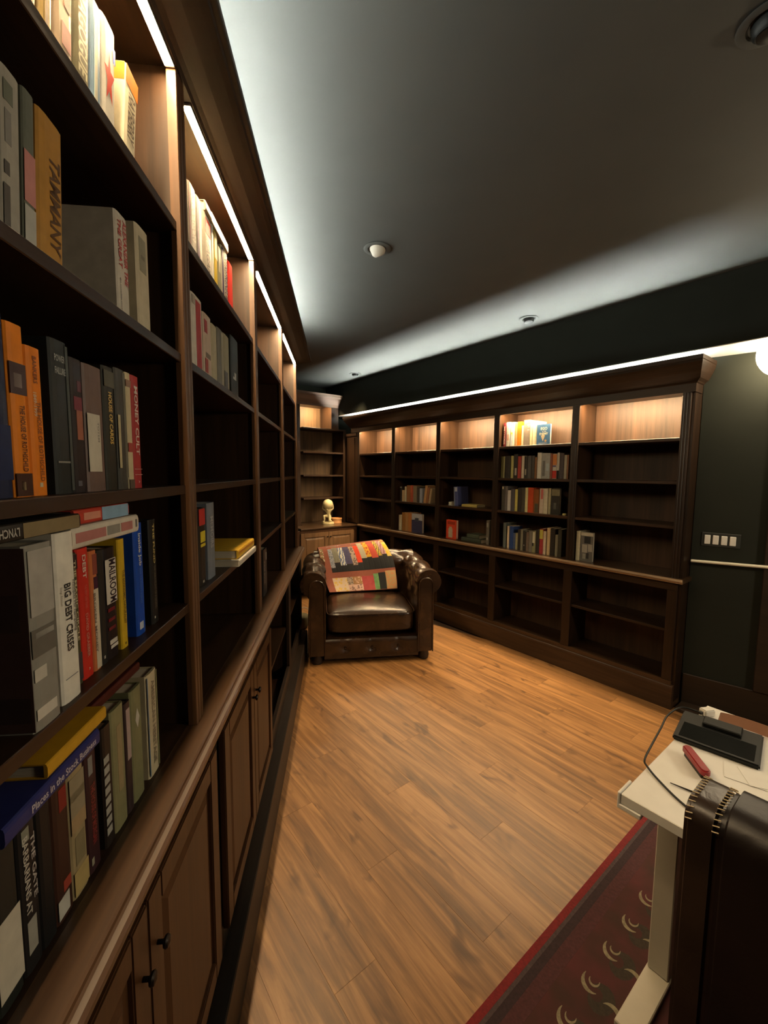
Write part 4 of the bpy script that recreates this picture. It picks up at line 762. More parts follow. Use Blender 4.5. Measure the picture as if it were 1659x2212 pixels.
auto(RSH[0], [(2.545, 0.030, 0.222, (0.10, 0.012, 0.016), 'dark red book with white letters', dict(title='METHODS', tcol=(0.5, 0.42, 0.34), trange=(0.15, 0.9), tsize=0.5)), (2.513, 0.046, 0.227, (0.38, 0.37, 0.33), 'grey white book', dict(bands=((0.25, 0.5, (0.36, 0.2, 0.16), -0.2, 0.3),))), (2.466, 0.049, 0.223, (0.60, 0.58, 0.50), 'white book with yellow dot', dict(bands=((0.42, 0.58, (0.6, 0.42, 0.08), 0.0, 0.4), (0.02, 0.5, (0.42, 0.48, 0.52), 0.0, 0.4)))), (2.416, 0.025, 0.216, (0.42, 0.23, 0.10), 'orange tan book'), (2.390, 0.041, 0.221, (0.70, 0.17, 0.01), 'bright orange book'),
 (2.346, 0.022, 0.185, (0.55, 0.45, 0.30), 'short cream book'), (2.322, 0.062, 0.230, (0.20, 0.165, 0.13), 'broad grey brown book', dict(bands=((0.78, 0.81, WHT, -0.46, -0.1), (0.72, 0.735, WHT, -0.46, -0.2), (0.6, 0.62, WHT, -0.46, -0.1)))), (2.259, 0.025, 0.206, (0.58, 0.47, 0.28), 'thin cream book'), (2.231, 0.044, 0.215, (0.62, 0.54, 0.36), 'thick cream book')],
 WH, 'books in the fourth bay of the long bookcase, top shelf')
tri = face_book(FR, 2.055, 0.128, 0.178, 0.022, RSH[0], -0.045, (0.045, 0.12, 0.24), 'blue book with the title EGO facing out on the top shelf, fourth bay', 'books in the fourth bay of the long bookcase, top shelf',
 lett=(('EGO', -0.22, 0.28, 0.72, 0.86, (0.6, 0.56, 0.42)), ('IS THE', -0.10, 0.20, 0.62, 0.68, (0.45, 0.45, 0.40)), ('ENEMY', -0.30, 0.34, 0.48, 0.59, (0.6, 0.54, 0.34)), ('RYAN HOLIDAY', -0.34, 0.30, 0.06, 0.10, (0.6, 0.56, 0.46))))
mb = MB(); mb.add([(0.024, 0.0008, 0.080), (-0.016, 0.0008, 0.080), (0.004, 0.0008, 0.028), (0.004, 0.0008, 0.088)], [(0, 2, 1), (0, 1, 3)]); mb.build('bust_print', cover_mat((0.45, 0.37, 0.25)), tri)
mb = MB(); mb.add([(-0.022 + 0.011 * math.cos(i * math.pi / 5), 0.0008, 0.034 + 0.011 * math.sin(i * math.pi / 5)) for i in range(10)], [tuple(range(10))]); mb.build('disc_print', cover_mat((0.40, 0.24, 0.10)), tri)
dk = (0.025, 0.021, 0.017)
auto(RSH[1], [(2.563, 0.029, 0.205, (0.075, 0.065, 0.022), 'dark olive book'), (2.532, 0.015, 0.205, (0.22, 0.20, 0.09), 'thin olive book'), (2.516, 0.060, 0.208, dk, 'black book'), (2.449, 0.030, 0.208, (0.30, 0.28, 0.11), 'yellow olive book'), (2.418, 0.044, 0.222, dk, 'black book with white figure', dict(bands=((0.12, 0.42, (0.32, 0.28, 0.24), -0.3, 0.15),))), (2.373, 0.036, 0.202, (0.27, 0.04, 0.03), 'red book'), (2.333, 0.029, 0.205, (0.42, 0.36, 0.27), 'cream book'),
 (2.304, 0.033, 0.200, dk, 'black book with pale foot', dict(bands=((0.15, 0.42, (0.3, 0.27, 0.2), -0.2, 0.2),))), (2.270, 0.037, 0.203, (0.07, 0.065, 0.06), 'dark grey book'), (2.232, 0.033, 0.203, (0.045, 0.040, 0.034), 'charcoal book'), (2.197, 0.021, 0.189, (0.16, 0.075, 0.03), 'thin brown book'), (2.172, 0.040, 0.229, (0.48, 0.45, 0.38), 'tall white book'), (2.131, 0.083, 0.223, (0.26, 0.26, 0.24), 'broad pale grey patterned book', dict(bands=((0.1, 0.7, (0.12, 0.115, 0.11), 0.05, 0.35), (0.3, 0.6, (0.30, 0.34, 0.36), -0.4, -0.05)))),
 (2.046, 0.019, 0.218, (0.20, 0.075, 0.05), 'reddish brown thin book'), (2.024, 0.041, 0.213, (0.40, 0.38, 0.33), 'book with orange head and red foot', dict(bands=((0.55, 0.98, (0.45, 0.17, 0.05)), (0.02, 0.33, (0.42, 0.035, 0.025)), (0.48, 0.54, (0.06, 0.05, 0.15), -0.3, 0.4)))), (1.982, 0.021, 0.224, (0.42, 0.40, 0.35), 'white book with black foot', dict(bands=((0.0, 0.32, BLK),))), (1.960, 0.040, 0.219, (0.055, 0.045, 0.045), 'dark grey book'), (1.919, 0.024, 0.202, (0.28, 0.26, 0.20), 'beige book'), (1.894, 0.016, 0.202, (0.17, 0.08, 0.04), 'brown book')],
 'second shelf, fourth bay, long bookcase', 'books in the fourth bay of the long bookcase, second shelf')
auto(RSH[2], [(2.542, 0.037, 0.231, (0.05, 0.046, 0.036), 'dark book with cream tip', dict(bands=((0.88, 0.98, CRM, -0.1, 0.2),))), (2.504, 0.030, 0.231, (0.09, 0.08, 0.075), 'grey book'), (2.473, 0.035, 0.193, (0.38, 0.36, 0.33), 'white book'), (2.437, 0.044, 0.208, (0.055, 0.05, 0.055), 'dark grey book'), (2.391, 0.029, 0.205, (0.34, 0.30, 0.08), 'yellow book'), (2.361, 0.039, 0.222, dk, 'black book'), (2.321, 0.038, 0.222, (0.045, 0.04, 0.03), 'brown black book'), (2.282, 0.028, 0.224, (0.40, 0.36, 0.18), 'pale yellow book'),
 (2.253, 0.056, 0.226, (0.33, 0.045, 0.012), 'orange red book'), (2.196, 0.054, 0.212, (0.16, 0.055, 0.015), 'rust brown book', dict(bands=((0.02, 0.4, (0.055, 0.048, 0.03), -0.46, 0.2),))), (2.136, 0.039, 0.222, (0.38, 0.31, 0.25), 'pinkish white book', dict(bands=((0.58, 0.97, (0.34, 0.08, 0.07), -0.4, 0.1),))), (2.096, 0.040, 0.223, (0.38, 0.34, 0.25), 'cream book'), (2.051, 0.024, 0.226, (0.26, 0.23, 0.14), 'thin beige book')],
 'third shelf, fourth bay, long bookcase', 'books in the fourth bay of the long bookcase, third shelf')
face_book(FR, 1.945, 0.078, 0.226, 0.025, RSH[2], -0.055, (0.028, 0.028, 0.024), 'dark book with olive top facing out at the end of the third shelf', 'books in the fourth bay of the long bookcase, third shelf', bands=((-0.48, 0.48, 0.72, 0.97, (0.15, 0.14, 0.085)), (-0.1, 0.2, 0.2, 0.45, (0.07, 0.07, 0.06))))
MB_b = MB(); MB_b.lathe([(0.0001, 0.0), (0.014, 0.0), (0.017, 0.006), (0.016, 0.012), (0.008, 0.017), (0.0001, 0.018)], 16)
y_o = MB_b.build('figurine', cover_mat((0.42, 0.38, 0.16)), None, FR.M @ T(1.900, -0.06, RSH[2] + 0.0005), smooth=True); tag(y_o, 'tiny pale yellow trinket on the third shelf, fourth bay of the long bookcase', 'trinket')
auto(RZc, [(2.509, 0.032, 0.241, (0.085, 0.095, 0.085), 'green grey book'), (2.462, 0.021, 0.214, (0.45, 0.36, 0.25), 'thin cream book'), (2.436, 0.041, 0.213, (0.022, 0.045, 0.14), 'blue book'), (2.394, 0.024, 0.155, (0.05, 0.065, 0.12), 'short blue grey book'), (2.369, 0.024, 0.158, (0.19, 0.18, 0.10), 'short olive book'), (2.344, 0.029, 0.195, dk, 'black book'), (2.314, 0.024, 0.199, (0.15, 0.14, 0.10), 'grey olive book'), (2.289, 0.033, 0.185, dk, 'black book with white dot', dict(bands=((0.26, 0.32, GRY, -0.1, 0.2),))), (2.255, 0.027, 0.180, (0.11, 0.08, 0.06), 'brown grey book'), (2.227, 0.033, 0.192, (0.13, 0.115, 0.095), 'grey book'),
 (2.193, 0.036, 0.196, (0.17, 0.16, 0.085), 'olive book with cream top', dict(bands=((0.45, 0.97, (0.40, 0.37, 0.28), -0.3, 0.3), (0.3, 0.45, BLK, 0.0, 0.4)))), (2.156, 0.036, 0.213, dk, 'black book'), (2.119, 0.036, 0.225, (0.24, 0.03, 0.03), 'yellow and red book', dict(bands=((0.60, 0.97, (0.35, 0.31, 0.06)),))), (2.083, 0.027, 0.208, (0.40, 0.32, 0.23), 'cream book'), (2.047, 0.031, 0.241, (0.40, 0.29, 0.16), 'tall tan book'), (2.016, 0.044, 0.237, dk, 'black book'), (1.969, 0.026, 0.189, (0.15, 0.14, 0.10), 'grey olive book'), (1.942, 0.033, 0.240, (0.035, 0.032, 0.022), 'dark olive book')],
 'counter, fourth bay, long bookcase', 'books in the fourth bay of the long bookcase, counter')
rshelf(RZc, [(1.782, 0.034, 0.242, (0.46, 0.42, 0.30), 'cream book standing by the stile in the last bay of the long bookcase', dict(dp=0.16))], 'books in the fifth bay of the long bookcase')
face_book(FR, 1.640, 0.104, 0.240, 0.022, RZc, -0.052, (0.10, 0.095, 0.085), 'book with a black and white photograph facing out, last bay of the long bookcase', 'books in the fifth bay of the long bookcase', bands=((-0.48, 0.48, 0.88, 0.99, (0.34, 0.31, 0.24)), (-0.3, 0.2, 0.62, 0.86, (0.02, 0.02, 0.02)), (-0.05, 0.35, 0.30, 0.58, (0.26, 0.24, 0.20)), (-0.45, -0.12, 0.35, 0.60, (0.25, 0.235, 0.2)), (-0.2, 0.0, 0.1, 0.3, (0.03, 0.028, 0.026)), (0.05, 0.3, 0.08, 0.26, (0.2, 0.19, 0.16))))

# ------------------------------------------------------------------ leather armchair
CHM = Matrix(((0.989, -0.146, 0, -0.095), (0.146, 0.989, 0, 3.60), (0, 0, 1, 0), (0, 0, 0, 1))) @ Matrix.Diagonal((1.055, 1.0, 1.015, 1.0))
ch = thing('armchair', 'dark brown tufted leather armchair with rolled arms and a patchwork throw', 'armchair', CHM)
def tuft(u, v, su, sv, depth):
    a = u / su + v / sv; b = u / su - v / sv
    return depth * (abs(math.sin(math.pi * a / 1)) ** 0.55 * abs(math.sin(math.pi * b / 1)) ** 0.55 - 0.75)
def roll_profile(inner, zc, r, off, n_in=14, n_roll=34):
    """half section (t outward, z): up the inside, over the roll, back under it and down the outside; returns points with a tuft weight"""
    pts = [(inner, 0.16 + (zc - 0.06 - 0.16) * i / n_in, 1.0) for i in range(n_in + 1)]
    cx = inner + off
    for i in range(n_roll + 1):
        a = math.radians(200 - 262 * i / n_roll); pts.append((cx + r * math.cos(a), zc + r * math.sin(a), 1.0 if i < n_roll * 0.72 else 0.3))
    ox = cx + 0.03
    pts += [(ox + 0.004, zc - r - 0.015, 0.0), (ox + 0.012, zc - 0.26, 0.0), (ox + 0.012, zc - 0.42, 0.0), (ox + 0.012, 0.10, 0.0), (inner, 0.10, 0.0)]
    return pts
def roll_mesh(prof, length, fn, su=0.115, sv=0.15, depth=0.022, nl=60, cap=True, fade=0.06):
    n = len(prof); arc = [0.0]
    for i in range(1, n): arc.append(arc[-1] + math.hypot(prof[i][0] - prof[i - 1][0], prof[i][1] - prof[i - 1][1]))
    vs = []; fs = []
    for j in range(nl + 1):
        l = length * j / nl
        for i, (x, z, w) in enumerate(prof):
            p, q = prof[max(0, i - 1)], prof[min(n - 1, i + 1)]; tx, tz = q[0] - p[0], q[1] - p[1]; m = math.hypot(tx, tz) or 1
            ed = min(1.0, l / fade, (length - l) / fade)
            d = tuft(arc[i], l - length / 2, su * 2, sv * 2, depth) * w * max(0.0, ed)
            vs.append(fn(x - tz / m * d, l, z + tx / m * d))
    for j in range(nl):
        for i in range(n):
            k = (i + 1) % n; fs.append((j * n + i, j * n + k, (j + 1) * n + k, (j + 1) * n + i))
    if cap: fs += [tuple(range(n)), tuple(nl * n + i for i in range(n - 1, -1, -1))]
    mb = MB(); mb.add(vs, fs); return mb
pr = roll_profile(0.375, 0.690, 0.104, 0.100)
for sg in (1, -1):
    roll_mesh(pr, 0.80, lambda x, l, z, sg=sg: Vector((sg * x, l, z + 0.03 * l))).build('arm', leather, ch, smooth=60)
    # narrow front facing with rounded head, piped
    ol = []
    for i in range(17):
        a = math.pi * i / 16; ol.append((0.445 + 0.056 * math.cos(a), 0.675 + 0.056 * math.sin(a)))
    ol = [(0.507, 0.085)] + ol + [(0.383, 0.085)]
    mb = MB(); mb.prism(ol, -0.030, 0.004, lambda q, t, sg=sg: Vector((sg * q[0], t, q[1]))); mb.build('arm_front', leather, ch, smooth=True, bevel=0.008, seg=3)
    mb = MB(); mb.tube([(sg * x, -0.029, z) for x, z in ol], 0.006, 8); mb.build('piping', leather, ch, smooth=True)
    # bun feet
    MB().lathe([(0.030, 0.0005), (0.040, 0.008), (0.046, 0.04), (0.040, 0.075), (0.046, 0.10)], 16, T(sg * 0.445, 0.035, 0)).build('foot', leather_dark, ch, smooth=True)
    MB().lathe([(0.028, 0.0005), (0.036, 0.01), (0.040, 0.10)], 16, T(sg * 0.44, 0.80, 0)).build('foot', leather_dark, ch, smooth=True)
prb = roll_profile(0.0, 0.735, 0.108, 0.100)
roll_mesh(prb, 0.96, lambda x, l, z: Vector((l - 0.48, 0.66 + x + 0.03 * (z - 0.5), z))).build('back', leather, ch, smooth=60)
# front rail with buttons
def rail_fn(u, v):
    x = -0.388 + 0.776 * u; z = 0.050 + 0.172 * v; bul = 0.016 * (1 - (2 * v - 1) ** 4)
    d = 0
    for bx in (-0.22, 0.0, 0.22): d += 0.020 * math.exp(-(((x - bx) / 0.040) ** 2 + ((z - 0.140) / 0.030) ** 2)) + 0.006 * math.exp(-((x - bx) / 0.012) ** 2) * v
    return Vector((x, -0.010 - bul + d, z))
mb = MB(); mb.grid(rail_fn, 48, 16); mb.box(-0.388, 0.388, 0.012, 0.62, 0.050, 0.222); mb.build('front_rail', leather, ch, smooth=60)
for bx in (-0.22, 0.0, 0.22): MB().lathe([(0.0001, 0.010), (0.007, 0.008), (0.010, 0.003), (0.010, 0.0)], 12, T(bx, -0.0065, 0.140) @ RX(math.pi / 2)).build('button', leather, ch, smooth=True)
# seat cushion, crowned and creased
def cushion(u, v):
    a = -math.pi / 2 + math.pi * v; b = 2 * math.pi * u
    def sp(c, e): return math.copysign(abs(c) ** e, c)
    x = 0.365 * sp(math.cos(a), 0.22) * sp(math.cos(b), 0.20); y = 0.325 * sp(math.cos(a), 0.22) * sp(math.sin(b), 0.20); z = 0.096 * sp(math.sin(a), 0.30)
    top = max(0.0, z / 0.096)
    z += top * 0.030 * max(0, 1 - (x / 0.37) ** 2) * max(0, 1 - (y / 0.33) ** 2)
    if top > 0.5:
        z -= 0.012 * math.exp(-((x - 0.12) / 0.10) ** 2 - ((y - 0.16) / 0.06) ** 2)
        for ang, amp in ((0.4, 0.006), (1.3, 0.006), (2.2, 0.005), (3.4, 0.004)):
            dx, dy = x - 0.11, y - 0.13; t_ = dx * math.cos(ang) + dy * math.sin(ang); w_ = -dx * math.sin(ang) + dy * math.cos(ang)
            if t_ > 0: z -= amp * math.exp(-(w_ / 0.012) ** 2) * math.exp(-(t_ / 0.12) ** 2)
    return Vector((x, 0.328 + y, 0.348 + z))
mb = MB(); mb.grid(cushion, 96, 64); mb.build('seat_cushion', leather, ch, smooth=60, weld=True)
mb = MB(); mb.tube([(0.368 * math.copysign(abs(math.cos(a)) ** 0.2, math.cos(a)), 0.328 + 0.328 * math.copysign(abs(math.sin(a)) ** 0.2, math.sin(a)), 0.425) for a in [2 * math.pi * i / 80 for i in range(81)]], 0.0045, 6); mb.build('piping', leather, ch, smooth=True)

# ------------------------------------------------------------------ patchwork throw over the chair back
LP = [(0.0, (-0.45, 0.90, 0.79)), (0.10, (-0.445, 0.79, 0.870)), (0.20, (-0.43, 0.685, 0.845)), (0.45, (-0.405, 0.635, 0.72)), (0.75, (-0.37, 0.60, 0.57)), (1.0, (-0.335, 0.555, 0.472))]
RP = [(0.0, (0.16, 0.92, 0.86)), (0.10, (0.17, 0.80, 0.945)), (0.20, (0.205, 0.695, 0.915)), (0.45, (0.27, 0.640, 0.775)), (0.75, (0.30, 0.61, 0.60)), (1.0, (0.305, 0.575, 0.482))]
def along(P, v):
    for i in range(len(P) - 1):
        if v <= P[i + 1][0] or i == len(P) - 2:
            t = (v - P[i][0]) / (P[i + 1][0] - P[i][0]); p0 = Vector(P[max(0, i - 1)][1]); p1 = Vector(P[i][1]); p2 = Vector(P[i + 1][1]); p3 = Vector(P[min(len(P) - 1, i + 2)][1])
            return 0.5 * ((2 * p1) + (p2 - p0) * t + (2 * p0 - 5 * p1 + 4 * p2 - p3) * t * t + (3 * p1 - p0 - 3 * p2 + p3) * t ** 3)
def qs(u, v, off=0.0):
    a = along(LP, v); b = along(RP, v); p = a.lerp(b, u)
    w = 0.010 * math.sin(5 * u + 3 * v) + 0.006 * math.sin(11 * u - 4 * v)
    return p + Vector((0, -1, 0.35)).normalized() * (w + off - 0.022 * math.sin(math.pi * u) * (v - 0.4))
def cloth(name, col, kind='plain', col2=None, sc=40):
    if name in MATS: return MATS[name]
    m, N, L, B = new_mat(name); B.inputs['Roughness'].default_value = 0.85
    tc = N.new('ShaderNodeTexCoord'); r = N.new('ShaderNodeValToRGB'); r.color_ramp.elements[0].color = (*col, 1); r.color_ramp.elements[1].color = (*(col2 or [c * 1.15 for c in col]), 1)
    if kind == 'floral':
        x = N.new('ShaderNodeTexVoronoi'); x.inputs['Scale'].default_value = sc; r.color_ramp.elements[0].position = 0.35; r.color_ramp.elements[1].position = 0.5; out = 'Distance'
    elif kind == 'wave':
        x = N.new('ShaderNodeTexWave'); x.inputs['Scale'].default_value = sc; x.inputs['Distortion'].default_value = 6; x.inputs['Detail Scale'].default_value = 2; r.color_ramp.elements[0].position = 0.45; r.color_ramp.elements[1].position = 0.6; out = 'Fac'
    else:
        x = N.new('ShaderNodeTexNoise'); x.inputs['Scale'].default_value = sc; out = 'Fac'
    L.new(tc.outputs['Object'], x.inputs['Vector']); L.new(x.outputs[out], r.inputs['Fac']); L.new(r.outputs['Color'], B.inputs['Base Color'])
    MATS[name] = m
    return m
qb = MB(); NU, NV = 30, 40
vs = [qs(i / NU, j / NV, 0.0) for j in range(NV + 1) for i in range(NU + 1)] + [qs(i / NU, j / NV, -0.012) for j in range(NV + 1) for i in range(NU + 1)]
K = (NU + 1) * (NV + 1); fs = []
for j in range(NV):
    for i in range(NU):
        a = j * (NU + 1) + i; fs.append((a, a + 1, a + NU + 2, a + NU + 1)); fs.append((K + a, K + a + NU + 1, K + a + NU + 2, K + a + 1))
for i in range(NU): fs.append((i, K + i, K + i + 1, i + 1)); a = NV * (NU + 1) + i; fs.append((a, a + 1, K + a + 1, K + a))
for j in range(NV): a = j * (NU + 1); fs.append((a, a + NU + 1, K + a + NU + 1, K + a)); a += NU; fs.append((a, K + a, K + a + NU + 1, a + NU + 1))
qb.add(vs, fs)
qo = qb.build('throw', cloth('throw_brown', (0.22, 0.065, 0.038), 'plain', (0.28, 0.085, 0.05), 60), None, CHM, smooth=60)
tag(qo, 'colourful patchwork throw with brown bands draped over the armchair back', 'blanket')
def patch(q, mat, off=0.0016, n=8):
    """q: four (u, v) corners; a sewn patch just proud of the throw"""
    (u0, v0), (u1, v1), (u2, v2), (u3, v3) = q
    def f(a, b, o): 
        u = (u0 * (1 - a) + u1 * a) * (1 - b) + (u3 * (1 - a) + u2 * a) * b; v = (v0 * (1 - a) + v1 * a) * (1 - b) + (v3 * (1 - a) + v2 * a) * b
        return qs(u, v, o)
    mb = MB(); mb.grid(lambda a, b: f(a, b, off * (0.3 if min(a, b, 1 - a, 1 - b) < 0.01 else 1.0)), n, n)
    mb.build('patch', mat, qo, smooth=True)
strips = [(0.12, 0.18, 0.52, cloth('c_bluegrey', (0.13, 0.15, 0.19), 'floral', (0.30, 0.31, 0.34), 90)), (0.18, 0.26, 0.43, cloth('c_olive', (0.17, 0.16, 0.10), 'wave', (0.24, 0.23, 0.19), 30)), (0.26, 0.34, 0.49, cloth('c_bluewhite', (0.13, 0.16, 0.26), 'wave', (0.55, 0.55, 0.48), 12)),
          (0.34, 0.43, 0.47, cloth('c_navy', (0.040, 0.035, 0.085), 'plain', (0.08, 0.075, 0.14), 50)), (0.43, 0.50, 0.50, cloth('c_greyfloral', (0.10, 0.07, 0.06), 'floral', (0.38, 0.28, 0.22), 55)), (0.50, 0.57, 0.46, cloth('c_redorange', (0.62, 0.055, 0.018))),
          (0.57, 0.65, 0.40, cloth('c_cream', (0.42, 0.37, 0.26))), (0.65, 0.72, 0.39, cloth('c_sun', (0.50, 0.10, 0.02), 'floral', (0.70, 0.36, 0.03), 38)), (0.72, 0.81, 0.41, cloth('c_coral', (0.50, 0.075, 0.045))),
          (0.81, 0.87, 0.39, cloth('c_oliveyellow', (0.20, 0.14, 0.05), 'wave', (0.58, 0.40, 0.06), 14)), (0.87, 0.94, 0.37, cloth('c_pink', (0.30, 0.13, 0.14), 'wave', (0.50, 0.30, 0.30), 10)), (0.94, 1.0, 0.41, cloth('c_yellow', (0.66, 0.45, 0.02), 'floral', (0.60, 0.46, 0.12), 25))]
blk_c = cloth('c_black', (0.012, 0.012, 0.013))
for u0, u1, v1, m in strips:
    patch([(u0, 0.15), (u1, 0.15), (u1, v1), (u0, v1)], m)
    patch([(u0, v1 + 0.002), (u1, v1 + 0.002), (u1, 0.60), (u0, 0.60)], blk_c)
low = [(0.10, 0.30, 0.70, 0.985, cloth('c_creamyellow', (0.58, 0.38, 0.10), 'floral', (0.55, 0.42, 0.30), 40)), (0.30, 0.38, 0.70, 0.84, cloth('c_greyfl2', (0.13, 0.09, 0.07), 'floral', (0.36, 0.27, 0.2), 60)), (0.38, 0.51, 0.70, 0.84, cloth('c_tanrose', (0.50, 0.30, 0.20), 'floral', (0.30, 0.16, 0.07), 45)),
       (0.30, 0.51, 0.842, 0.985, cloth('c_rose2', (0.22, 0.13, 0.11), 'floral', (0.52, 0.33, 0.26), 45)), (0.51, 0.68, 0.70, 0.985, cloth('c_darkred', (0.26, 0.030, 0.030), 'plain', (0.38, 0.06, 0.06), 25)), (0.68, 0.75, 0.67, 0.985, cloth('c_green', (0.03, 0.12, 0.035), 'plain', (0.24, 0.42, 0.17), 30)),
       (0.75, 0.85, 0.66, 0.985, blk_c), (0.85, 0.995, 0.64, 0.985, cloth('c_orangefl', (0.55, 0.24, 0.10), 'floral', (0.45, 0.30, 0.14), 45))]
for u0, u1, v0, v1, m in low: patch([(u0, v0), (u1, v0), (u1, v1), (u0, v1)], m)
for i in range(4): patch([(0.005, 0.17 + 0.06 * i), (0.055, 0.17 + 0.06 * i), (0.055, 0.22 + 0.06 * i), (0.005, 0.22 + 0.06 * i)], cloth('c_creamrose', (0.55, 0.45, 0.32), 'floral', (0.20, 0.14, 0.06), 60), n=3)

# ------------------------------------------------------------------ statue of a kneeling figure carrying a globe, and the round box
cream = plain('cream_plaster', (0.52, 0.44, 0.24), 0.45, var=0.05)
def cw_(o_, s_): return FR.w(s_, o_, CZ + 0.0005)
fw_ang = math.atan2(-FR.M[1][0], -FR.M[0][0])
SM = T(*cw_(0.355, 5.12)) @ RZ(-0.12)      # local -y faces the viewer
st = thing('statue', 'small cream statue of a kneeling figure bearing a globe, on the corner counter', 'statue', SM)
mb = MB(); ol = [(0.085 * math.cos(a) * (1 + 0.10 * math.sin(3 * a)), 0.060 * math.sin(a) * (1 + 0.08 * math.cos(2 * a))) for a in [2 * math.pi * i / 28 for i in range(28)]]
mb.prism(ol, 0.0, 0.034, lambda q, t: Vector((q[0] * (1 - 1.5 * max(0, t - 0.02)), q[1] * (1 - 1.5 * max(0, t - 0.02)), t))); mb.build('base', cream, st, smooth=True, bevel=0.004, seg=2)
gl = MB(); R = 0.072; gl.lathe([(max(1e-6, R * math.sin(math.pi * i / 20)), -R * math.cos(math.pi * i / 20)) for i in range(21)], 32, T(0.004, 0.0, 0.276)); gl.build('globe', cream, st, smooth=True)
J = {'pel': (0.012, 0.012, 0.118, 0.027), 'waist': (0.012, 0.006, 0.148, 0.023), 'chest': (0.008, -0.006, 0.182, 0.031), 'neck': (0.004, -0.022, 0.203, 0.014), 'head': (0.000, -0.036, 0.206, 0.020), 'brow': (-0.001, -0.046, 0.199, 0.014),
     'shL': (-0.034, -0.004, 0.196, 0.015), 'elL': (-0.068, -0.004, 0.212, 0.0105), 'wrL': (-0.066, -0.008, 0.262, 0.008), 'haL': (-0.058, -0.012, 0.286, 0.008),
     'shR': (0.046, -0.004, 0.198, 0.015), 'elR': (0.078, 0.000, 0.216, 0.0105), 'wrR': (0.078, -0.006, 0.266, 0.008), 'haR': (0.069, -0.011, 0.292, 0.008),
     'hiL': (-0.010, 0.004, 0.112, 0.023), 'knL': (-0.042, -0.046, 0.122, 0.016), 'caL': (-0.036, -0.042, 0.085, 0.0145), 'anL': (-0.036, -0.036, 0.048, 0.0095), 'toL': (-0.056, -0.050, 0.040, 0.008),
     'hiR': (0.034, 0.006, 0.110, 0.023), 'knR': (0.038, -0.040, 0.050, 0.0165), 'caR': (0.042, 0.000, 0.048, 0.015), 'anR': (0.044, 0.034, 0.044, 0.0095), 'toR': (0.044, 0.050, 0.040, 0.008)}
ED = [('pel', 'waist'), ('waist', 'chest'), ('chest', 'neck'), ('neck', 'head'), ('head', 'brow'), ('chest', 'shL'), ('shL', 'elL'), ('elL', 'wrL'), ('wrL', 'haL'), ('chest', 'shR'), ('shR', 'elR'), ('elR', 'wrR'), ('wrR', 'haR'), ('pel', 'hiL'), ('hiL', 'knL'), ('knL', 'caL'), ('caL', 'anL'), ('anL', 'toL'), ('pel', 'hiR'), ('hiR', 'knR'), ('knR', 'caR'), ('caR', 'anR'), ('anR', 'toR')]
ks = list(J); me = bpy.data.meshes.new('figure'); me.from_pydata([J[k][:3] for k in ks], [(ks.index(a), ks.index(b)) for a, b in ED], [])
fo = bpy.data.objects.new('figure', me); COL.objects.link(fo)
sk = fo.modifiers.new('skin', 'SKIN'); sk.use_smooth_shade = True
for i, k in enumerate(ks):
    v = me.skin_vertices[0].data[i]; v.radius = (J[k][3], J[k][3]); v.use_root = (k == 'pel')
sb = fo.modifiers.new('subdivision', 'SUBSURF'); sb.levels = 2; sb.render_levels = 2
dg = bpy.context.evaluated_depsgraph_get(); fm = bpy.data.meshes.new_from_object(fo.evaluated_get(dg)); bpy.data.objects.remove(fo)
for q in fm.polygons: q.use_smooth = True
fm.materials.clear(); fm.materials.append(cream); link('figure', fm, st)
mb = MB(); mb.lathe([(0.013, 0.0), (0.021, 0.004), (0.022, 0.014), (0.016, 0.022), (0.0001, 0.025)], 14, T(0.0, -0.030, 0.214) @ RX(-0.9)); mb.build('hair', cream, st, smooth=True)
boxw = wood('birch_box', (0.40, 0.18, 0.06), (0.58, 0.30, 0.12), 'x', 0.5)
bo = thing('box', 'round light wooden box beside the cream statue', 'box', T(*cw_(0.175, 5.19)))
MB().lathe([(0.0001, 0.0), (0.078, 0.0), (0.080, 0.002), (0.080, 0.046), (0.0775, 0.046)], 40).build('body', boxw, bo, smooth=True)
MB().lathe([(0.0815, 0.0462), (0.083, 0.048), (0.083, 0.070), (0.081, 0.072), (0.077, 0.072), (0.076, 0.060), (0.0001, 0.060)], 40).build('rim', boxw, bo, smooth=True)

# ------------------------------------------------------------------ standing desk, seen from above at the lower right
ZD = 0.735
dk_ = thing('desk', 'white desk with a flat steel leg standing on the red rug', 'desk', FR.M)
fbox(FR, -0.95, 0.480, 1.36, 2.135, ZD - 0.030, ZD).build('desktop', white_lam, dk_, bevel=0.002)
legp = [(1.86, 0.024), (1.92, 0.024), (1.92, ZD - 0.032), (1.86, ZD - 0.032)]
fbox(FR, 0.395, 0.455, 1.835, 1.905, 0.0265, ZD - 0.0305).build('leg', white_met, dk_, bevel=0.003)
fbox(FR, 0.390, 0.460, 1.44, 2.135, 0.0055, 0.026).build('foot', white_met, dk_, bevel=0.003)
fbox(FR, -0.88, -0.82, 1.835, 1.905, 0.0265, ZD - 0.0305).build('leg', white_met, dk_, bevel=0.003)
fbox(FR, -0.885, -0.815, 1.44, 2.135, 0.0055, 0.026).build('foot', white_met, dk_, bevel=0.003)
fbox(FR, -0.81, 0.385, 1.845, 1.895, ZD - 0.075, ZD - 0.0305).build('crossbar', white_met, dk_)
fbox(FR, 0.425, 0.484, 2.080, 2.139, ZD - 0.045, ZD - 0.0305).build('corner_clip', white_pl, dk_, bevel=0.002)
fbox(FR, 0.4805, 0.488, 2.060, 2.139, ZD - 0.045, ZD + 0.004).build('corner_clip', white_pl, dk_, bevel=0.002)
def at(s, o, z): return FR.w(s, o, z)
tb = thing('tablet', 'black flat computer lying on the far end of the white desk', 'computer', FR.M @ T(0.385, 1.605, ZD + 0.0006) @ RZ(math.radians(8)))
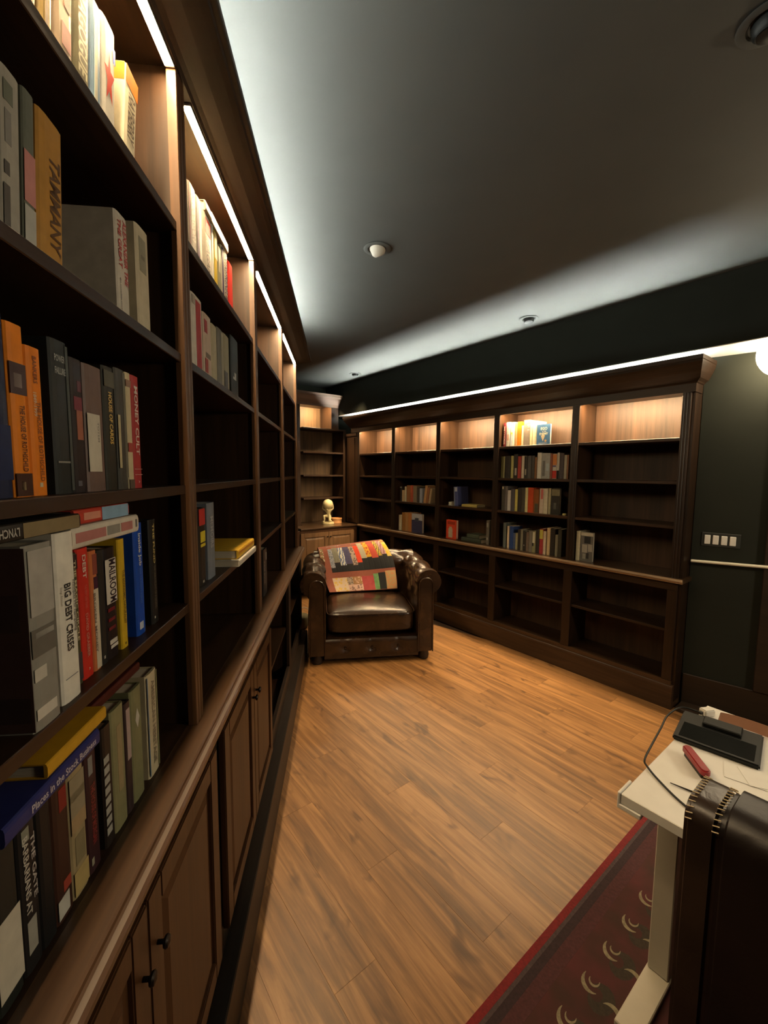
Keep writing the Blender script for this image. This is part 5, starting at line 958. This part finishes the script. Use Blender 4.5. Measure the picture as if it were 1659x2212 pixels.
MB().box(-0.115, 0.115, -0.115, 0.105, 0, 0.016).build('body', black_pl, tb, bevel=0.004, seg=2)
MB().box(-0.100, 0.100, -0.020, 0.090, 0.0162, 0.0170).build('screen', plain('dark_screen', (0.008, 0.009, 0.009), 0.12, var=0.02), tb)
MB().box(-0.060, 0.050, -0.095, -0.035, 0.0162, 0.030).build('hinge_block', black_pl, tb, bevel=0.003)
gm, N_, L_, B_ = new_mat('smoky_plastic'); B_.inputs['Base Color'].default_value = (0.42, 0.22, 0.14, 1); B_.inputs['Roughness'].default_value = 0.2; B_.inputs['Transmission Weight'].default_value = 0.45
dsh = thing('dish', 'curved brownish translucent cover standing behind the black computer', 'cover', FR.M @ T(0.335, 1.455, ZD + 0.0006) @ RZ(math.radians(6)))
def dshf(u, v):
    a = math.pi * u; return Vector((-0.085 * math.cos(a) * (1 - 0.06 * v), 0.012 - 0.030 * math.sin(a) * 0.6 - 0.012 * v, 0.034 * v + 0.002))
mb = MB(); n_ = 24
vs = [dshf(i / n_, j / 6) for j in range(7) for i in range(n_ + 1)] + [dshf(i / n_, j / 6) + Vector((0, 0.003, 0)) for j in range(7) for i in range(n_ + 1)]
K2 = 7 * (n_ + 1); fs = []
for j in range(6):
    for i in range(n_): a = j * (n_ + 1) + i; fs += [(a, a + 1, a + n_ + 2, a + n_ + 1), (K2 + a, K2 + a + n_ + 1, K2 + a + n_ + 2, K2 + a + 1)]
for i in range(n_): fs.append((i, K2 + i, K2 + i + 1, i + 1)); a = 6 * (n_ + 1) + i; fs.append((a, a + 1, K2 + a + 1, K2 + a))
for j in range(6): a = j * (n_ + 1); fs.append((a, a + n_ + 1, K2 + a + n_ + 1, K2 + a)); a += n_; fs.append((a, K2 + a, K2 + a + n_ + 1, a + n_ + 1))
mb.add(vs, fs); mb.build('shell', gm, dsh, smooth=True)
pg_ = thing('charger', 'small white charger plug at the far corner of the white desk', 'charger', FR.M @ T(0.458, 1.448, ZD + 0.0006) @ RZ(-0.5))
MB().box(-0.016, 0.016, -0.022, 0.022, 0, 0.026).build('body', white_pl, pg_, bevel=0.004, seg=2)
MB().box(-0.006, 0.006, 0.0225, 0.036, 0.008, 0.018).build('connector', black_pl, pg_, bevel=0.001)
def spl(pts, n=10):
    pts = [Vector(p) for p in pts]; out = []
    for i in range(len(pts) - 1):
        p0, p1, p2, p3 = pts[max(0, i - 1)], pts[i], pts[i + 1], pts[min(len(pts) - 1, i + 2)]
        for k in range(n):
            t = k / n; out.append(0.5 * ((2 * p1) + (p2 - p0) * t + (2 * p0 - 5 * p1 + 4 * p2 - p3) * t * t + (3 * p1 - p0 - 3 * p2 + p3) * t ** 3))
    return out + [pts[-1]]
cb_ = MB(); cb_.tube(spl([FR.p(0.482, 1.472, ZD + 0.013), FR.p(0.528, 1.500, ZD + 0.018), FR.p(0.540, 1.600, ZD + 0.016), FR.p(0.528, 1.70, ZD + 0.010), FR.p(0.512, 1.83, ZD + 0.004), FR.p(0.500, 1.915, ZD - 0.002), FR.p(0.478, 1.955, ZD + 0.0045), FR.p(0.430, 1.995, ZD + 0.0036), FR.p(0.350, 2.045, ZD + 0.0036), FR.p(0.24, 2.080, ZD + 0.0036)]), 0.0032, 8)
tag(cb_.build('cable', black_pl, None, FR.M, smooth=True), 'black cable looping over the long edge of the white desk', 'cable')
redp = plain('red_plastic', (0.26, 0.012, 0.016), 0.35, var=0.08)
rt_ = thing('pocket_knife', 'dark red folding tool standing on the white desk beside the cable', 'tool', FR.M @ T(0.386, 1.830, ZD + 0.0006) @ RZ(math.radians(-50)))
def capsule(l, r, h, z0, n=10):
    ol = [(l * 0.5 + r * math.cos(a), r * math.sin(a)) for a in [-math.pi / 2 + math.pi * i / n for i in range(n + 1)]] + [(-l * 0.5 + r * math.cos(a), r * math.sin(a)) for a in [math.pi / 2 + math.pi * i / n for i in range(n + 1)]]
    mb = MB(); mb.prism(ol, z0, z0 + h, lambda q, t: Vector((q[0], q[1], t))); return mb
capsule(0.105, 0.014, 0.020, 0.012).build('handle_scale', redp, rt_, smooth=True, bevel=0.004, seg=2)
capsule(0.100, 0.010, 0.0115, 0.0).build('blades', metal_d, rt_, bevel=0.001)
pn = MB(); pn.tube([(-0.030, 0, 0.003), (0.030, 0, 0.003)], [0.0012, 0.003], 8)
tag(pn.build('pen', metal_d, None, FR.M @ T(0.378, 1.972, ZD + 0.0006) @ RZ(math.radians(190)), smooth=True), 'thin dark pen lying on the white desk', 'pen')
for i, (a, s_, o_, z_, lab) in enumerate(((0.25, 0.275, 1.755, 0.0008, 'lower white sheet of paper on the white desk'), (0.55, 0.235, 1.735, 0.0022, 'upper white sheet of paper on the white desk'))):
    pm_ = MB().box(-0.055, 0.055, -0.045, 0.045, 0, 0.0009)
    tag(pm_.build('paper', white_lam, None, FR.M @ T(s_, o_, ZD + z_) @ RZ(a)), lab, 'paper', 'sheets of paper on the desk')

# ------------------------------------------------------------------ leather chair in the foreground
fc = thing('leather_chair', 'very dark leather chair with stitched seams pushed up to the white desk', 'chair', FR.M @ T(-0.02, 2.25, 0))
def rbox(mb, x0, x1, y0, y1, z0, z1, e=0.25, nu=40, nv=24):
    cx, cy, cz = (x0 + x1) / 2, (y0 + y1) / 2, (z0 + z1) / 2; a, b, c = (x1 - x0) / 2, (y1 - y0) / 2, (z1 - z0) / 2
    def sp(t, k): return math.copysign(abs(t) ** k, t)
    def f(u, v):
        p = -math.pi / 2 + math.pi * v; q = 2 * math.pi * u
        return Vector((cx + a * sp(math.cos(p), e) * sp(math.cos(q), e), cy + b * sp(math.cos(p), e) * sp(math.sin(q), e), cz + c * sp(math.sin(p), e)))
    return mb.grid(f, nu, nv)
def slab(x0, x1, y0, y1, z0, z1, r, n=8):
    """upholstered slab rounded along its top edges (across y) """
    ol = [(y0, z0), (y0, z1 - r)] + [(y0 + r - r * math.cos(a), z1 - r + r * math.sin(a)) for a in [math.pi / 2 * i / n for i in range(1, n)]] + [(y0 + r, z1)]
    ol += [(y1 - r, z1)] + [(y1 - r + r * math.sin(a), z1 - r + r * math.cos(a)) for a in [math.pi / 2 * i / n for i in range(1, n)]] + [(y1, z1 - r), (y1, z0)]
    mb = MB(); mb.prism(ol, x0, x1, lambda q, t: Vector((t, q[0], q[1]))); return mb, ol
# the stitched back: end gusset, seam, main panel
sl, ol_ = slab(0.235, 0.298, -0.075, 0.080, 0.10, 0.945, 0.045); sl.build('gusset', leather_gus, fc, smooth=True, bevel=0.010, seg=3)
sl, _ = slab(-0.235, 0.234, -0.085, 0.088, 0.10, 0.955, 0.060); sl.build('back', leather_dark, fc, smooth=True, bevel=0.012, seg=3)
sl, _ = slab(-0.298, -0.2352, -0.075, 0.080, 0.10, 0.945, 0.045); sl.build('gusset', leather_gus, fc, smooth=True, bevel=0.010, seg=3)
thread = plain('pale_thread', (0.50, 0.40, 0.24), 0.6)
def seam(x, dy=0.0):
    mb = MB(); path = [Vector((x, y * 1.01, z + 0.0015)) for y, z in ol_ if z > 0.80]
    ln = [0]; 
    for i in range(1, len(path)): ln.append(ln[-1] + (path[i] - path[i - 1]).length)
    k = 0.0
    while k < ln[-1]:
        for i in range(1, len(path)):
            if ln[i] >= k:
                t = (k - ln[i - 1]) / max(1e-6, ln[i] - ln[i - 1]); q = path[i - 1].lerp(path[i], t); d = (path[i] - path[i - 1]).normalized()
                mb.tube([q - Vector((0.006, 0, 0)), q + Vector((0.006, 0, 0)) + d * 0.003], 0.0015, 5); break
        k += 0.0125
    o = mb.build('stitching', thread, fc); o['kind'] = 'stuff'
seam(0.288); seam(0.240)
mb = MB(); rbox(mb, -0.26, 0.26, -0.60, -0.088, 0.36, 0.50); mb.build('seat', leather_dark, fc, smooth=60, weld=True)
for x in (-0.24, 0.24):
    for y in (-0.55, 0.02): MB().lathe([(0.016, 0.0055), (0.024, 0.36 if y < -0.1 else 0.0995)], 12, T(x, y, 0)).build('leg', metal_d, fc)

# ------------------------------------------------------------------ rug
rgm, N_, L_, B_ = new_mat('rug_pile'); B_.inputs['Roughness'].default_value = 0.95
tc = N_.new('ShaderNodeTexCoord'); n1_ = N_.new('ShaderNodeTexNoise'); n1_.inputs['Scale'].default_value = 9; n1_.inputs['Detail'].default_value = 6
n2_ = N_.new('ShaderNodeTexVoronoi'); n2_.inputs['Scale'].default_value = 16
for q in (n1_, n2_): L_.new(tc.outputs['Object'], q.inputs['Vector'])
r_ = N_.new('ShaderNodeValToRGB'); r_.color_ramp.elements[0].position = 0.35; r_.color_ramp.elements[1].position = 0.7
r_.color_ramp.elements[0].color = (0.030, 0.010, 0.006, 1); r_.color_ramp.elements[1].color = (0.060, 0.010, 0.011, 1); L_.new(n1_.outputs['Fac'], r_.inputs['Fac'])
r2_ = N_.new('ShaderNodeValToRGB'); r2_.color_ramp.elements[0].position = 0.05; r2_.color_ramp.elements[1].position = 0.16; r2_.color_ramp.elements[0].color = (0.10, 0.06, 0.035, 1); r2_.color_ramp.elements[1].color = (1, 1, 1, 1)
L_.new(n2_.outputs['Distance'], r2_.inputs['Fac'])
L_.new(r_.outputs['Color'], B_.inputs['Base Color'])
def rug_m(nm, c): return plain(nm, c, 0.95, var=0.25, scale=120, bump=0.3)
rg = thing('rug', 'dark red patterned rug with a bright red border under the desk', 'rug', FR.M)
RS0 = 0.735
fbox(FR, -2.0, RS0 - 0.106, 0.9, 3.3, 0.0004, 0.0046).build('field', rgm, rg)
fbox(FR, RS0 - 0.024, RS0, 0.9, 3.3, 0.0004, 0.0052).build('red_border', rug_m('rug_red', (0.12, 0.005, 0.006)), rg)
fbox(FR, RS0 - 0.036, RS0 - 0.0242, 0.9, 3.3, 0.0004, 0.0050).build('grey_stripe', rug_m('rug_grey', (0.045, 0.030, 0.030)), rg)
fbox(FR, RS0 - 0.062, RS0 - 0.0362, 0.9, 3.3, 0.0004, 0.0050).build('dark_stripe', rug_m('rug_dark', (0.020, 0.008, 0.010)), rg)
fbox(FR, RS0 - 0.1058, RS0 - 0.0622, 0.9, 3.3, 0.0004, 0.0048).build('maroon_stripe', rug_m('rug_maroon', (0.045, 0.011, 0.012)), rg)
mot_m = rug_m('rug_motif', (0.17, 0.14, 0.085)); mot2 = rug_m('rug_motif_dark', (0.024, 0.016, 0.009))
def arc_mb(mb, cs, co_, r0, r1, a0, a1, z, n=12, tap=True):
    vs = []
    for i in range(n + 1):
        a = a0 + (a1 - a0) * i / n; w = (r1 - r0) * (math.sin(math.pi * i / n) if tap else 1.0) * 0.5; rm = (r0 + r1) / 2
        for r in (rm - w - 0.0008, rm + w + 0.0008): vs.append((cs + r * math.cos(a), co_ + 1.25 * r * math.sin(a), z))
    mb.add(vs, [(2 * i, 2 * i + 2, 2 * i + 3, 2 * i + 1) for i in range(n)])
mA = MB()
for i in range(15):
    oc = 1.02 + 0.150 * i
    arc_mb(mA, RS0 - 0.185, oc, 0.026, 0.036, -0.2, 2.3, 0.0049); arc_mb(mA, RS0 - 0.255, oc + 0.06, 0.026, 0.036, 3.2, 5.6, 0.0049)
    arc_mb(mA, RS0 - 0.185, oc - 0.004, 0.012, 0.017, 0.0, 3.6, 0.0049)
mA_o = mA.build('scroll_motifs', mot_m, rg); mA_o['kind'] = 'stuff'
mB_ = MB()
for i in range(15):
    oc = 1.02 + 0.150 * i; arc_mb(mB_, RS0 - 0.215, oc + 0.03, 0.010, 0.045, 0.3, 6.0, 0.00475)
mB_o = mB_.build('dark_motifs', mot2, rg); mB_o['kind'] = 'stuff'  # darker ring motifs of the rug pattern

# ------------------------------------------------------------------ white cord and pouch on the floor between the tall bookcase and the armchair
cd = MB(); cd.tube(spl([(-0.865, 4.50, 0.09), (-0.90, 4.52, 0.13), (-0.885, 4.56, 0.17), (-0.83, 4.57, 0.16), (-0.80, 4.56, 0.10), (-0.81, 4.55, 0.04), (-0.80, 4.58, 0.0045)]), 0.0042, 8)
tag(cd.build('cord', white_pl, None, smooth=True), 'white curled cord behind the armchair beside the tall bookcase', 'cord')
bg = MB(); rbox(bg, -0.11, 0.11, -0.08, 0.08, 0.0, 0.15, 0.5, 24, 14)
tag(bg.build('pouch', plain('olive_cloth', (0.13, 0.11, 0.06), 0.9, scale=20), None, T(-0.90, 4.42, 0.0006), smooth=60, weld=True), 'small olive cloth pouch on the floor behind the armchair', 'bag')

# ------------------------------------------------------------------ added fill lamp in pendant form, unseen, lights desk and book spines
fl_ = thing('added_pendant', 'added fill light, a round glowing pendant, unseen beyond the frame', 'lamp', FR.M @ T(-1.6, 0.9, ZC))
MB().lathe([(0.0001, -0.030), (0.045, -0.028), (0.055, -0.001), (0.0001, -0.001)], 24).build('canopy', metal_d, fl_, smooth=True)
MB().tube([(0, 0, -0.031), (0, 0, -0.50)], 0.004, 8).build('cord', black_pl, fl_, smooth=True)
MB().lathe([(0.0001, -0.48), (0.04, -0.50), (0.150, -0.56), (0.192, -0.66), (0.190, -0.665), (0.0001, -0.56)], 28).build('cap', metal_d, fl_, smooth=True)
mb = MB(); R = 0.17; mb.lathe([(max(1e-7, R * math.sin(math.pi * i / 16)), -R * math.cos(math.pi * i / 16)) for i in range(17)], 28, T(0, 0, -0.75)); mb.build('glass_globe', emit('added_fill_glow', (1.0, 0.84, 0.60), E_FILL), fl_, smooth=True)
